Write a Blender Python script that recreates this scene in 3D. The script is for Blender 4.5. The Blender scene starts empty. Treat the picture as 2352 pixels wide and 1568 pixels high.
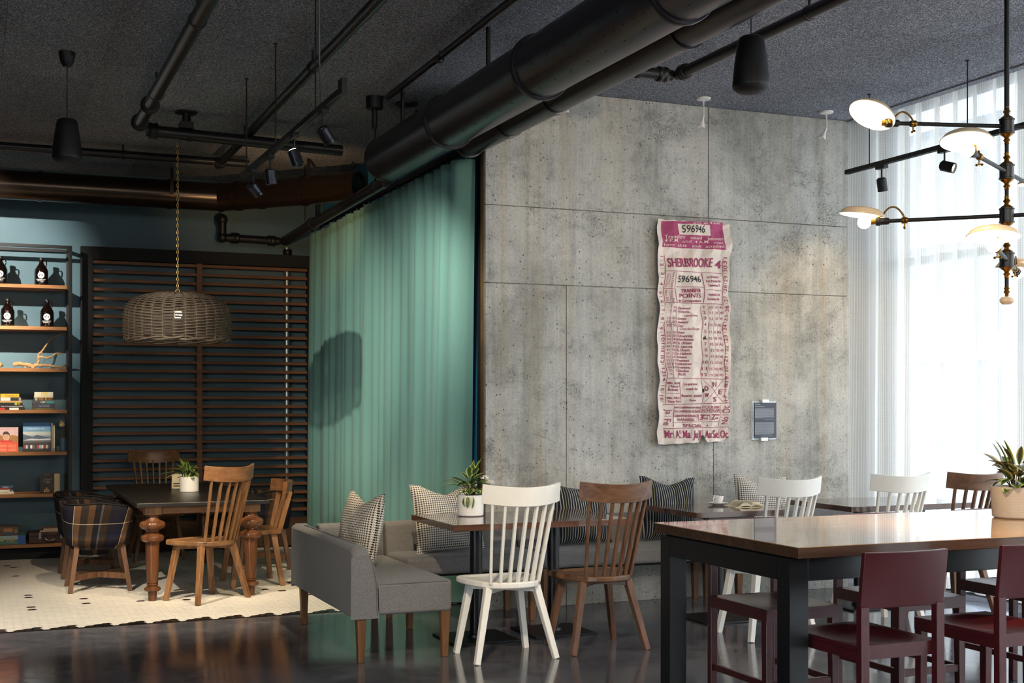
import bpy, math, random
from mathutils import Vector, Matrix, Euler, Quaternion

S = bpy.context.scene
C = S.collection
RND = random.Random(11)
PI = math.pi

# ------------------------------------------------------------------ camera
TH = math.atan2(1233, 2975)
FPX, HZ, EYE = 2975.0, 928.0, 1.47
cam_d = bpy.data.cameras.new('camera')
cam = bpy.data.objects.new('camera', cam_d); C.objects.link(cam)
cam.location = (0, 0, EYE); cam.rotation_euler = (PI / 2, 0, -TH)
cam_d.sensor_width = 36; cam_d.lens = 36 * FPX / 2352
cam_d.shift_y = (HZ - 784) / 2352
cam_d.clip_start = 0.05; cam_d.clip_end = 300
S.camera = cam

# ------------------------------------------------------------------ world, exposure
W = bpy.data.worlds.new('overcast_sky'); S.world = W; W.use_nodes = True
_nt = W.node_tree
_bg = _nt.nodes['Background']
_bg.inputs['Color'].default_value = (0.80, 0.90, 1.0, 1); _bg.inputs['Strength'].default_value = 10.5
S.view_settings.view_transform = 'Standard'; S.view_settings.look = 'None'
S.view_settings.gamma = 1.0; S.view_settings.use_curve_mapping = False
S.view_settings.exposure = 0.25

def aim(o, target):
    d = Vector(target) - o.location
    o.rotation_euler = d.to_track_quat('-Z', 'Y').to_euler()

def spot(name, loc, target, power, col=(1, .78, .52), size=40, blend=.6, rad=.03):
    l = bpy.data.lights.new(name, 'SPOT'); l.energy = power; l.color = col
    l.spot_size = math.radians(size); l.spot_blend = blend; l.shadow_soft_size = rad
    o = bpy.data.objects.new(name, l); C.objects.link(o); o.location = loc; aim(o, target)
    return o

def portal(name, loc, rot, sx, sy):
    l = bpy.data.lights.new(name, 'AREA'); l.shape = 'RECTANGLE'; l.size = sx; l.size_y = sy
    l.cycles.is_portal = True
    o = bpy.data.objects.new(name, l); C.objects.link(o); o.location = loc; o.rotation_euler = rot

portal('window_portal', (7.28, 2.8, 1.95), (0, PI / 2, 0), 3.9, 12.4)
portal('window_portal', (-5.25, -1.4, 1.95), (0, -PI / 2, 0), 3.3, 4.4)
def fill_panel(loc, target, sx, sy, power, col):  # added warm fill light behind the camera, not a fixture of the room
    l = bpy.data.lights.new('fill_panel_light', 'AREA'); l.shape = 'RECTANGLE'; l.size = sx; l.size_y = sy; l.energy = power; l.color = col
    o = bpy.data.objects.new('fill_panel_light', l); C.objects.link(o); o.location = loc; aim(o, target)
fill_panel((1.5, -1.5, 3.5), (2.6, 4.0, 0.0), 2.5, 1.2, 130, (1, .90, .78))
fill_panel((4.6, -1.5, 3.5), (4.6, 4.0, 0.0), 2.5, 1.2, 45, (1, .86, .68))

WARM = (1.0, .76, .50); MILD = (1.0, .86, .68)
spot('shelf_spot', (-1.1, 10.4, 3.6), (-.15, 13.35, 2.72), 1300, (1, .92, .80), 42, .7, .02)
spot('shelf_spot', (.35, 10.6, 3.5), (-0.2, 13.3, 1.5), 620, (1, .86, .66), 38, .8, .02)
spot('tile_spot', (-0.5, 7.6, 3.5), (0.75, 9.6, 0.0), 620, (1, .88, .70), 52, .8, .03)
spot('tile_spot', (2.3, 7.4, 3.4), (2.1, 9.6, 0.0), 300, (1, .80, .52), 50, .8, .03)
spot('curtain_spot', (-0.9, 7.9, 2.62), (3.25, 11.6, 1.85), 560, (1, .90, .72), 32, .9, .03)
spot('curtain_spot', (2.0, 8.05, 2.93), (3.25, 9.75, 1.95), 180, (1, .92, .78), 66, 1.0, .03)
spot('table_spot', (1.1, 7.9, 3.1), (1.75, 10.6, 0.8), 330, (1, .78, .52), 50, .8, .03)
spot('wall_spot', (6.05, 7.45, 2.95), (6.25, 8.6, 1.9), 42, (1, .72, .38), 80, .9, .03)
spot('bar_spot', (1.9, 2.6, 3.5), (4.4, 4.9, 0.95), 420, (1, .78, .52), 30, .8, .02)
spot('bar_spot', (3.3, 3.4, 3.6), (3.4, 4.75, 0.92), 900, (1, .74, .45), 42, .9, .03)  # added light to brighten the bar top from above, no fixture of its own
spot('cafe_spot', (1.0, 3.4, 3.5), (3.0, 7.2, 0.4), 480, (1, .82, .58), 34, .9, .05)
spot('concrete_spot', (4.2, 5.0, 3.5), (4.0, 8.6, 2.4), 80, (1, .88, .70), 70, .9, .05)
spot('duct_fill_spot', (2.0, 9.7, 2.7), (2.75, 12.1, 3.45), 110, (1, .62, .30), 50, .9, .05)  # added for the back duct's highlight, stands in for the wicker lamp's glow

# ------------------------------------------------------------------ helpers
def px(x, y, Y):
    "photo pixel -> point on the plane Y=const"
    r = (x - 1176) / FPX; c, s = math.cos(TH), math.sin(TH)
    D = Y / (c - s * r)
    return Vector(((c * r + s) * D, Y, EYE + (HZ - y) / FPX * D))

class MB:
    def __init__(self):
        self.v, self.f, self.sm, self.mi, self.m = [], [], [], [], 0
    def add(self, vs, fs, smooth=False):
        b = len(self.v); self.v += [tuple(p) for p in vs]
        for f in fs:
            self.f.append(tuple(b + i for i in f)); self.sm.append(smooth); self.mi.append(self.m)
        return self
    def box(self, c, s, rot=None):
        hx, hy, hz = s[0] / 2, s[1] / 2, s[2] / 2
        vs = [Vector((x, y, z)) for x in (-hx, hx) for y in (-hy, hy) for z in (-hz, hz)]
        if rot: 
            m = Euler(rot).to_matrix(); vs = [m @ p for p in vs]
        c = Vector(c)
        return self.add([p + c for p in vs], [(0, 1, 3, 2), (4, 6, 7, 5), (0, 4, 5, 1), (2, 3, 7, 6), (0, 2, 6, 4), (1, 5, 7, 3)])
    def b2(self, x0, x1, y0, y1, z0, z1):
        return self.box(((x0 + x1) / 2, (y0 + y1) / 2, (z0 + z1) / 2), (abs(x1 - x0), abs(y1 - y0), abs(z1 - z0)))
    def bar(self, p0, p1, w, h, w1=None, h1=None, side=(1, 0, 0)):
        p0, p1 = Vector(p0), Vector(p1); d = (p1 - p0).normalized()
        a = Vector(side); a = (a - d * a.dot(d))
        if a.length < 1e-4: a = d.orthogonal()
        a.normalize(); b = d.cross(a); w1 = w if w1 is None else w1; h1 = h if h1 is None else h1
        vs = []
        for p, ww, hh in ((p0, w, h), (p1, w1, h1)):
            vs += [p - a * ww / 2 - b * hh / 2, p + a * ww / 2 - b * hh / 2, p + a * ww / 2 + b * hh / 2, p - a * ww / 2 + b * hh / 2]
        return self.add(vs, [(3, 2, 1, 0), (4, 5, 6, 7), (0, 1, 5, 4), (1, 2, 6, 5), (2, 3, 7, 6), (3, 0, 4, 7)])
    def tube(self, path, r, n=8, closed=False, caps=True):
        P = [Vector(p) for p in path]; k = len(P)
        rr = r if isinstance(r, (list, tuple)) else [r] * k
        T = []
        for i in range(k):
            a = P[i - 1] if (i or closed) else P[i]; b = P[(i + 1) % k] if (i < k - 1 or closed) else P[i]
            T.append((b - a).normalized())
        nrm = T[0].orthogonal().normalized(); vs = []
        for i in range(k):
            if i:
                nrm = nrm - T[i] * nrm.dot(T[i])
                nrm = nrm.normalized() if nrm.length > 1e-5 else T[i].orthogonal().normalized()
            bn = T[i].cross(nrm)
            for j in range(n):
                t = 2 * PI * j / n
                vs.append(P[i] + (nrm * math.cos(t) + bn * math.sin(t)) * rr[i])
        fs = []
        for i in range(k if closed else k - 1):
            i2 = (i + 1) % k
            for j in range(n):
                j2 = (j + 1) % n
                fs.append((i * n + j, i * n + j2, i2 * n + j2, i2 * n + j))
        self.add(vs, fs, True)
        if caps and not closed:
            self.add(vs[:n], [tuple(reversed(range(n)))]); self.add(vs[-n:], [tuple(range(n))])
        return self
    def cyl(self, p0, p1, r0, r1=None, n=16, caps=True):
        return self.tube([p0, p1], [r0, r0 if r1 is None else r1], n, False, caps)
    def lathe(self, prof, c=(0, 0, 0), n=32, axis=(0, 0, 1)):
        c = Vector(c); q = Vector((0, 0, 1)).rotation_difference(Vector(axis)).to_matrix()
        segs = [[prof[0]]]
        for i in range(1, len(prof)):
            segs[-1].append(prof[i])
            if i < len(prof) - 1:
                a = Vector((prof[i][0] - prof[i - 1][0], prof[i][1] - prof[i - 1][1]))
                b = Vector((prof[i + 1][0] - prof[i][0], prof[i + 1][1] - prof[i][1]))
                if a.length > 1e-7 and b.length > 1e-7 and a.angle(b) > .6: segs.append([prof[i]])
        for sg in segs:
            vs = []; fs = []
            for (r, z) in sg:
                for j in range(n):
                    t = 2 * PI * j / n
                    vs.append(c + q @ Vector((max(r, 1e-5) * math.cos(t), max(r, 1e-5) * math.sin(t), z)))
            for i in range(len(sg) - 1):
                for j in range(n):
                    j2 = (j + 1) % n
                    fs.append((i * n + j, i * n + j2, (i + 1) * n + j2, (i + 1) * n + j))
            self.add(vs, fs, True)
        return self
    def ball(self, c, r, n=12, sz=1.0, axis=(0, 0, 1)):
        m = max(4, n // 2)
        return self.lathe([(r * math.sin(PI * i / m), -r * sz * math.cos(PI * i / m)) for i in range(m + 1)], c, n, axis)
    def prism(self, poly, z0, z1, axis='z'):
        k = len(poly)
        def mk(p, z):
            return {'z': (p[0], p[1], z), 'y': (p[0], z, p[1]), 'x': (z, p[0], p[1])}[axis]
        vs = [mk(p, z0) for p in poly] + [mk(p, z1) for p in poly]
        fs = [tuple(reversed(range(k))), tuple(range(k, 2 * k))] + [(i, (i + 1) % k, k + (i + 1) % k, k + i) for i in range(k)]
        return self.add(vs, fs)
    def grid(self, fn, nu, nv, smooth=True, closed_u=False):
        vs = [fn(i / nu, j / nv) for j in range(nv + 1) for i in range(nu + (0 if closed_u else 1))]
        w = nu + (0 if closed_u else 1); fs = []
        for j in range(nv):
            for i in range(nu):
                i2 = (i + 1) % w
                fs.append((j * w + i, j * w + i2, (j + 1) * w + i2, (j + 1) * w + i))
        return self.add(vs, fs, smooth)
    def data(self, name, mats):
        me = bpy.data.meshes.new(name); me.from_pydata(self.v, [], self.f)
        for m in (mats if isinstance(mats, (list, tuple)) else [mats]): me.materials.append(m)
        me.polygons.foreach_set('use_smooth', self.sm); me.polygons.foreach_set('material_index', self.mi)
        me.update(); return me
    def build(self, name, mats, parent=None, bevel=0, seg=2, solid=0, sub=0):
        return put(name, self.data(name, mats), parent, bevel, seg, solid, sub)

def put(name, me, parent=None, bevel=0, seg=2, solid=0, sub=0):
    o = bpy.data.objects.new(name, me); C.objects.link(o)
    if parent is not None:
        o.parent = parent
        if parent.get('_w'): o.matrix_parent_inverse = Matrix.Translation(-parent.location)
    if solid:
        m = o.modifiers.new('solid', 'SOLIDIFY'); m.thickness = solid; m.offset = 0
    if bevel:
        m = o.modifiers.new('bevel', 'BEVEL'); m.width = bevel; m.segments = seg; m.limit_method = 'ANGLE'; m.angle_limit = .7
        m.harden_normals = False
        if seg >= 3:
            for p in me.polygons: p.use_smooth = True
            m.harden_normals = True
    if sub:
        m = o.modifiers.new('sub', 'SUBSURF'); m.levels = m.render_levels = sub
    return o

def tag(o, label=None, cat=None, group=None, kind=None):
    if label: o['label'] = label
    if cat: o['category'] = cat
    if group: o['group'] = group
    if kind: o['kind'] = kind
    return o

def thing(name, label, cat, loc=(0, 0, 0), rotz=0.0, group=None, world=False):
    "an Empty at the base of a thing; world=True: the parts are given in world coordinates"
    o = bpy.data.objects.new(name, None); C.objects.link(o); o.empty_display_size = .05
    o.location = loc; o.rotation_euler = (0, 0, rotz)
    if world: o['_w'] = 1
    return tag(o, label, cat, group)

def struct(o): o['kind'] = 'structure'; return o
def stuff(o): o['kind'] = 'stuff'; return o

def dup(root, loc, rotz=0.0, label=None, group=None, mat=None):
    r = root.copy(); C.objects.link(r); r.location = loc; r.rotation_euler = (0, 0, rotz)
    if label: r['label'] = label
    if group: r['group'] = group
    def rec(src, dst):
        for ch in list(src.children):
            c = ch.copy(); C.objects.link(c); c.parent = dst
            if mat and c.type == 'MESH':
                c.data = mat_copy(c.data, mat)
            rec(ch, c)
    rec(root, r)
    return r
_mc = {}
def mat_copy(me, mat):
    k = (me.name, mat.name)
    if k not in _mc:
        m = me.copy()
        for i in range(len(m.materials)): m.materials[i] = mat
        _mc[k] = m
    return _mc[k]

# ------------------------------------------------------------------ materials
def H(hx):
    out = []
    for i in (0, 2, 4):
        v = int(hx[i:i + 2], 16) / 255
        out.append(v / 12.92 if v <= .04045 else ((v + .055) / 1.055) ** 2.4)
    return tuple(out) + (1,)

class NT:
    "tiny node-tree writer"
    def __init__(self, name):
        self.mat = bpy.data.materials.new(name); self.mat.use_nodes = True
        self.t = self.mat.node_tree; self.b = self.t.nodes['Principled BSDF']; self.out = self.t.nodes['Material Output']
    def n(self, typ, **kw):
        o = self.t.nodes.new('ShaderNode' + typ)
        for k, v in kw.items(): setattr(o, k, v)
        return o
    def l(self, a, b): self.t.links.new(a, b)
    def val(self, sock, v):
        if isinstance(v, bpy.types.NodeSocket): self.l(v, sock)
        else: sock.default_value = v
    def co(self, kind='Object', scale=(1, 1, 1), rot=(0, 0, 0)):
        tc = self.n('TexCoord'); m = self.n('Mapping'); m.inputs['Scale'].default_value = scale; m.inputs['Rotation'].default_value = rot
        self.l(tc.outputs[kind], m.inputs['Vector']); return m.outputs[0]
    def noise(self, vec, scale=5, detail=4, rough=.55, dist=0):
        o = self.n('TexNoise'); self.l(vec, o.inputs['Vector'])
        o.inputs['Scale'].default_value = scale; o.inputs['Detail'].default_value = detail
        o.inputs['Roughness'].default_value = rough; o.inputs['Distortion'].default_value = dist
        return o.outputs[0]
    def ramp(self, fac, stops, const=False):
        o = self.n('ValToRGB'); self.val(o.inputs[0], fac); e = o.color_ramp.elements
        if const: o.color_ramp.interpolation = 'CONSTANT'
        while len(e) < len(stops): e.new(.5)
        for i, (p, c) in enumerate(stops):
            e[i].position = p; e[i].color = c if isinstance(c, (tuple, list)) else (c, c, c, 1)
        return o.outputs[0]
    def math(self, op, a, b=0.0, c=None):
        o = self.n('Math', operation=op); self.val(o.inputs[0], a); self.val(o.inputs[1], b)
        if c is not None: self.val(o.inputs[2], c)
        return o.outputs[0]
    def mix(self, fac, a, b, blend='MIX'):
        o = self.n('Mix', data_type='RGBA', blend_type=blend)
        self.val(o.inputs[0], fac); self.val(o.inputs[6], a); self.val(o.inputs[7], b); return o.outputs[2]
    def xyz(self, vec):
        o = self.n('SeparateXYZ'); self.l(vec, o.inputs[0]); return o.outputs
    def bump(self, h, strength=.3, dist=.01):
        o = self.n('Bump'); o.inputs['Strength'].default_value = strength; o.inputs['Distance'].default_value = dist
        self.val(o.inputs['Height'], h); self.l(o.outputs[0], self.b.inputs['Normal']); return o
    def set(self, col=None, rough=None, metal=None, spec=None):
        b = self.b
        if col is not None: self.val(b.inputs['Base Color'], col)
        if rough is not None: self.val(b.inputs['Roughness'], rough)
        if metal is not None: self.val(b.inputs['Metallic'], metal)
        if spec is not None: self.val(b.inputs['Specular IOR Level'], spec)
        return self

def plain(name, col, rough=.5, metal=0.0, spec=.5, var=.12, scale=9, bump=0.0, bscale=60):
    n = NT(name); c = H(col) if isinstance(col, str) else tuple(col) + ((1,) if len(col) == 3 else ())
    v = n.co(); f = n.noise(v, scale)
    lo = tuple(x * (1 - var) for x in c[:3]) + (1,); hi = tuple(min(1, x * (1 + var)) for x in c[:3]) + (1,)
    n.set(n.ramp(f, [(.3, lo), (.7, hi)]), rough, metal, spec)
    if bump: n.bump(n.noise(v, bscale, 3), bump, .004)
    return n.mat

def wood(name, dark, light, rough=.4, axis='x', scale=1.0, spec=.4, bands=0.0, bump=.12, coat=0):
    n = NT(name); sc = {'x': (1.2, 14, 14), 'y': (14, 1.2, 14), 'z': (14, 14, 1.2)}[axis]
    sc = tuple(a * scale for a in sc)
    oi = n.n('ObjectInfo'); tc = n.n('TexCoord')
    ad = n.n('VectorMath', operation='ADD'); n.l(tc.outputs['Object'], ad.inputs[0])
    mu = n.n('VectorMath', operation='SCALE'); cb = n.n('CombineXYZ')
    for k in range(3): n.l(oi.outputs['Random'], cb.inputs[k])
    n.l(cb.outputs[0], mu.inputs[0]); mu.inputs['Scale'].default_value = 13.7; n.l(mu.outputs[0], ad.inputs[1])
    m = n.n('Mapping'); m.inputs['Scale'].default_value = sc; n.l(ad.outputs[0], m.inputs['Vector'])
    f = n.noise(m.outputs[0], 1.6, 5, .6, .6); g = n.noise(m.outputs[0], 9, 3, .6)
    col = n.ramp(f, [(.28, H(dark)), (.5, n_mid(H(dark), H(light))), (.74, H(light))])
    col = n.mix(.35, col, n.ramp(g, [(.3, .45), (.7, 1.0)]), 'MULTIPLY')
    if bands:
        o = n.xyz(tc.outputs['Object']); k = {'x': 1, 'y': 0, 'z': 0}[axis]
        fl = n.math('FLOOR', n.math('DIVIDE', o[k], bands)); wn = n.n('TexWhiteNoise', noise_dimensions='1D'); n.l(fl, wn.inputs['W'])
        col = n.mix(.8, col, n.ramp(wn.outputs['Value'], [(0, .62), (1, 1.15)]), 'MULTIPLY')
    n.set(col, rough, 0, spec)
    if bump: n.bump(g, bump, .002)
    if coat: n.b.inputs['Coat Weight'].default_value = coat; n.b.inputs['Coat Roughness'].default_value = .03
    return n.mat
def n_mid(a, b): return tuple((x + y) / 2 for x, y in zip(a, b))

def fabric(name, col, col2, scale=260, rough=.95, bump=.35):
    n = NT(name); v = n.co(); f = n.noise(v, scale, 2, .7); g = n.noise(n.co(scale=(60, 60, 400)), 1, 2)
    n.set(n.mix(.4, n.ramp(f, [(.35, H(col)), (.65, H(col2))]), n.ramp(g, [(.3, H(col)), (.7, H(col2))])), rough, 0, .15)
    n.bump(f, bump, .003); n.b.inputs['Sheen Weight'].default_value = .15
    return n.mat

def m_concrete():
    n = NT('board_formed_concrete'); v = n.co(); o = n.xyz(v)
    big = n.noise(v, 1.0, 8, .62, .6); mid = n.noise(v, 6, 8, .72, .3); fine = n.noise(v, 55, 5, .75); grit = n.noise(v, 260, 2, .8)
    streak = n.noise(n.co(scale=(9, 9, .45)), 1.0, 8, .72); thin = n.noise(n.co(scale=(70, 70, 1.3)), 1.0, 4, .7)
    c = n.ramp(big, [(.30, H('94928c')), (.47, H('b0aea7')), (.62, H('bfbdb6')), (.74, H('a9a7a1'))])
    c = n.mix(.7, c, n.ramp(mid, [(.34, .58), (.47, .95), (.62, 1.1)]), 'MULTIPLY')
    c = n.mix(.55, c, n.ramp(streak, [(.36, .6), (.5, 1.0), (.64, 1.14)]), 'MULTIPLY')
    c = n.mix(.22, c, n.ramp(thin, [(.36, .7), (.55, 1.08)]), 'MULTIPLY')
    c = n.mix(.6, c, n.ramp(fine, [(.36, .62), (.52, 1.03)]), 'MULTIPLY')
    c = n.mix(.3, c, n.ramp(grit, [(.35, .6), (.6, 1.15)]), 'MULTIPLY')
    # ochre run-off streaks, strongest at the left end and at the window corner
    ys = n.ramp(n.noise(n.co(scale=(4.2, 4.2, .06)), 1.0, 4, .6), [(.50, 0.0), (.64, 1.0)])
    xl = n.math('SUBTRACT', 1.05, n.math('MULTIPLY', n.math('SUBTRACT', o[0], 3.33), .95))
    xr = n.math('MULTIPLY', n.math('SUBTRACT', o[0], 5.55), .55)
    w = n.math('MAXIMUM', n.math('MAXIMUM', xl, xr), .2); w.node.use_clamp = True
    c = n.mix(n.math('MULTIPLY', ys, w), c, n.mix(.45, c, H('b08c45')))
    # rubbed, pitted dark patches
    pm = n.ramp(n.noise(n.co(scale=(1, 1, 1.5)), 1.7, 9, .8), [(.53, 0.0), (.62, 1.0)])
    c = n.mix(n.math('MULTIPLY', pm, n.ramp(n.noise(v, 85, 3, .85), [(.46, 0.0), (.56, .85)])), c, H('5a5953'))
    # air holes of several sizes
    hole = None
    for sc_, lim, mx, mn in ((7.5, .55, .15, .03), (17, .70, .17, .05), (38, .82, .2, .08)):
        vo = n.n('TexVoronoi', feature='F1'); n.l(n.co(scale=(sc_, sc_, sc_)), vo.inputs['Vector']); vo.inputs['Scale'].default_value = 1.0
        q = n.xyz(vo.outputs['Color'])
        hh = n.math('MULTIPLY', n.math('LESS_THAN', vo.outputs['Distance'], n.math('ADD', n.math('MULTIPLY', n.math('POWER', q[1], 4.0), mx), mn)), n.math('GREATER_THAN', q[0], lim))
        hole = hh if hole is None else n.math('MAXIMUM', hole, hh)
    c = n.mix(n.math('MULTIPLY', hole, .8), c, H('34332f'))
    # a few hairline cracks
    ce = n.n('TexVoronoi', feature='DISTANCE_TO_EDGE'); n.l(n.co(scale=(1.3, 1.3, .9)), ce.inputs['Vector']); ce.inputs['Scale'].default_value = 1.0
    cr = n.math('MULTIPLY', n.math('LESS_THAN', n.math('ADD', ce.outputs['Distance'], n.math('MULTIPLY', n.math('SUBTRACT', mid, .5), .03)), .0009), n.math('GREATER_THAN', n.noise(v, 1.1, 2), .55))
    c = n.mix(n.math('MULTIPLY', cr, .3), c, H('4a4842'))
    n.set(c, n.ramp(mid, [(.3, .7), (.7, .95)]), 0, .25)
    n.bump(n.math('SUBTRACT', n.math('ADD', n.math('MULTIPLY', mid, .6), n.math('MULTIPLY', fine, .4)), n.math('MULTIPLY', hole, .9)), .4, .012)
    return n.mat

def m_floor():
    n = NT('polished_concrete_floor'); v = n.co()
    a = n.noise(v, 1.3, 7, .62, .5); b = n.noise(v, 9, 5, .6); d = n.noise(v, 70, 3, .7)
    c = n.ramp(a, [(.3, H('434348')), (.5, H('58585e')), (.7, H('727176'))])
    c = n.mix(.6, c, n.ramp(b, [(.3, .6), (.6, 1.15)]), 'MULTIPLY')
    sp = n.ramp(n.noise(v, 120, 1, .5), [(.72, 0.0), (.76, .5)])
    c = n.mix(sp, c, H('77746f'))
    n.set(c, n.ramp(b, [(.3, .07), (.7, .17)]), 0, .5); n.bump(n.math('ADD', a, n.math('MULTIPLY', d, .1)), .05, .01)
    return n.mat

def m_ceiling():
    n = NT('charcoal_wood_wool_board'); v = n.co()
    f = n.noise(v, 150, 2, .8); g = n.noise(v, 320, 2, .8); b = n.noise(v, 1.2, 4)
    c = n.ramp(f, [(.34, H('3e3f45')), (.52, H('7a7d87')), (.68, H('e0e3ec'))])
    c = n.mix(.5, c, n.ramp(g, [(.35, .35), (.65, 1.5)]), 'MULTIPLY')
    c = n.mix(.7, c, n.ramp(b, [(.3, .75), (.7, 1.1)]), 'MULTIPLY')
    oi = n.n('ObjectInfo')
    c = n.mix(1, c, n.ramp(oi.outputs['Random'], [(0, .86), (1, 1.12)]), 'MULTIPLY')
    n.set(c, .95, 0, .1); n.bump(f, .5, .006)
    return n.mat

def step(n, a, t): return n.math('LESS_THAN', a, t)

def m_hound(name='houndstooth_cloth', p=.0150):
    n = NT(name); v = n.co(); o = n.xyz(v)
    u = n.math('DIVIDE', o[0], p); w = n.math('DIVIDE', o[2], p)
    a = step(n, n.math('FRACT', n.math('ADD', u, 100)), .47); b = step(n, n.math('FRACT', n.math('ADD', w, 100)), .47)
    t = step(n, n.math('FRACT', n.math('ADD', n.math('MULTIPLY', n.math('ADD', u, w), 2.0), 100)), .42)
    both = n.math('MULTIPLY', a, b); one = n.math('ABSOLUTE', n.math('SUBTRACT', a, b))
    k = n.math('ADD', both, n.math('MULTIPLY', one, t))
    f = n.noise(v, 300, 2)
    n.set(n.mix(k, H('ddd6c9'), H('23211d')), .95, 0, .1); n.bump(f, .3, .002)
    return n.mat

def m_stripe():
    n = NT('striped_cloth'); v = n.co(); o = n.xyz(v)
    u = n.math('FRACT', n.math('ADD', n.math('DIVIDE', o[0], .018), 100))
    k = n.math('FLOOR', n.math('DIVIDE', o[0], .018)); wn = n.n('TexWhiteNoise', noise_dimensions='1D'); n.l(k, wn.inputs['W'])
    st = n.ramp(wn.outputs['Value'], [(0, H('9c9c96')), (.62, H('7c7e80')), (.88, H('7d784c'))], True)
    n.set(n.mix(step(n, u, .30), H('23252a'), st), .95, 0, .1); n.bump(n.noise(v, 300, 2), .3, .002)
    return n.mat

def m_plaid():
    n = NT('plaid_wool'); v = n.co(); o = n.xyz(v)
    ang = n.math('ARCTAN2', o[1], o[0])
    u = n.math('FRACT', n.math('ADD', n.math('ADD', n.math('MULTIPLY', ang, .75), n.math('MULTIPLY', o[2], -.45)), 3.0)); w = n.math('FRACT', n.math('ADD', n.math('MULTIPLY', o[2], 3.1), n.math('MULTIPLY', o[0], .55)))
    cu = n.ramp(u, [(0, H('34374e')), (.22, H('8a6e5a')), (.34, H('4a4543')), (.48, H('745f4e')), (.60, H('34353c')), (.72, H('667084')), (.76, H('4b4138')), (.90, H('333545'))], True)
    cw = n.ramp(w, [(0, H('9a8a78')), (.28, H('7f7468')), (.40, H('b39b76')), (.47, H('8890a8')), (.53, H('847a6e')), (.80, H('e9dcc2')), (.815, H('8a7c6c'))], True)
    thin = n.math('MULTIPLY', n.math('GREATER_THAN', u, .215), n.math('LESS_THAN', u, .225))
    c = n.mix(.85, cu, cw, 'MULTIPLY'); c = n.mix(n.math('MULTIPLY', thin, .7), c, H('cdbfa5'))
    hl = n.math('MULTIPLY', n.math('GREATER_THAN', w, .80), n.math('LESS_THAN', w, .812)); c = n.mix(n.math('MULTIPLY', hl, .6), c, H('cdbfa5'))
    n.set(n.mix(.25, c, n.ramp(n.noise(v, 250, 2), [(.3, .5), (.7, 1.2)]), 'MULTIPLY'), .98, 0, .1); n.bump(n.noise(v, 250, 2), .4, .003)
    return n.mat

def m_sheer():
    n = NT('sheer_open_weave'); v = n.co(); o = n.xyz(v)
    gy = n.math('ABSOLUTE', n.math('SUBTRACT', n.math('FRACT', n.math('ADD', n.math('DIVIDE', o[1], .0075), 1000)), .5))
    gz = n.math('ABSOLUTE', n.math('SUBTRACT', n.math('FRACT', n.math('ADD', n.math('DIVIDE', o[2], .0075), 1000)), .5))
    hole = n.math('MULTIPLY', n.math('GREATER_THAN', gy, .16), n.math('GREATER_THAN', gz, .16))
    tr = n.n('BsdfTransparent'); df = n.n('BsdfDiffuse'); tl = n.n('BsdfTranslucent')
    df.inputs[0].default_value = H('e6e2d8'); tl.inputs[0].default_value = H('f4f1ea')
    m1 = n.n('MixShader'); m1.inputs[0].default_value = .6; n.l(df.outputs[0], m1.inputs[1]); n.l(tl.outputs[0], m1.inputs[2])
    m2 = n.n('MixShader'); n.l(n.math('ADD', n.math('MULTIPLY', hole, .38), .08), m2.inputs[0]); n.l(m1.outputs[0], m2.inputs[1]); n.l(tr.outputs[0], m2.inputs[2])
    n.l(m2.outputs[0], n.out.inputs[0]); n.t.nodes.remove(n.b)
    return n.mat

def m_glass(name, col=(1, 1, 1, 1), gl=.07):
    n = NT(name); tr = n.n('BsdfTransparent'); tr.inputs[0].default_value = col
    g = n.n('BsdfGlossy'); g.inputs['Roughness'].default_value = .03
    m = n.n('MixShader'); m.inputs[0].default_value = gl; n.l(tr.outputs[0], m.inputs[1]); n.l(g.outputs[0], m.inputs[2])
    n.l(m.outputs[0], n.out.inputs[0]); n.t.nodes.remove(n.b); return n.mat

def m_emit(name, col, strength):
    n = NT(name); n.set((0, 0, 0, 1), .5); n.b.inputs['Emission Color'].default_value = tuple(col) + (1,)
    n.b.inputs['Emission Strength'].default_value = strength; return n.mat

def m_leaf(name, mid, edge):
    n = NT(name); at = n.n('Attribute', attribute_name='edge'); v = n.co()
    f = n.math('ADD', at.outputs['Fac'], n.math('MULTIPLY', n.math('SUBTRACT', n.noise(v, 45, 3), .5), .5))
    n.set(n.ramp(f, [(.35, H(mid)), (.72, H(edge))]), .38, 0, .5)
    n.b.inputs['Subsurface Weight'].default_value = 0
    return n.mat

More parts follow.
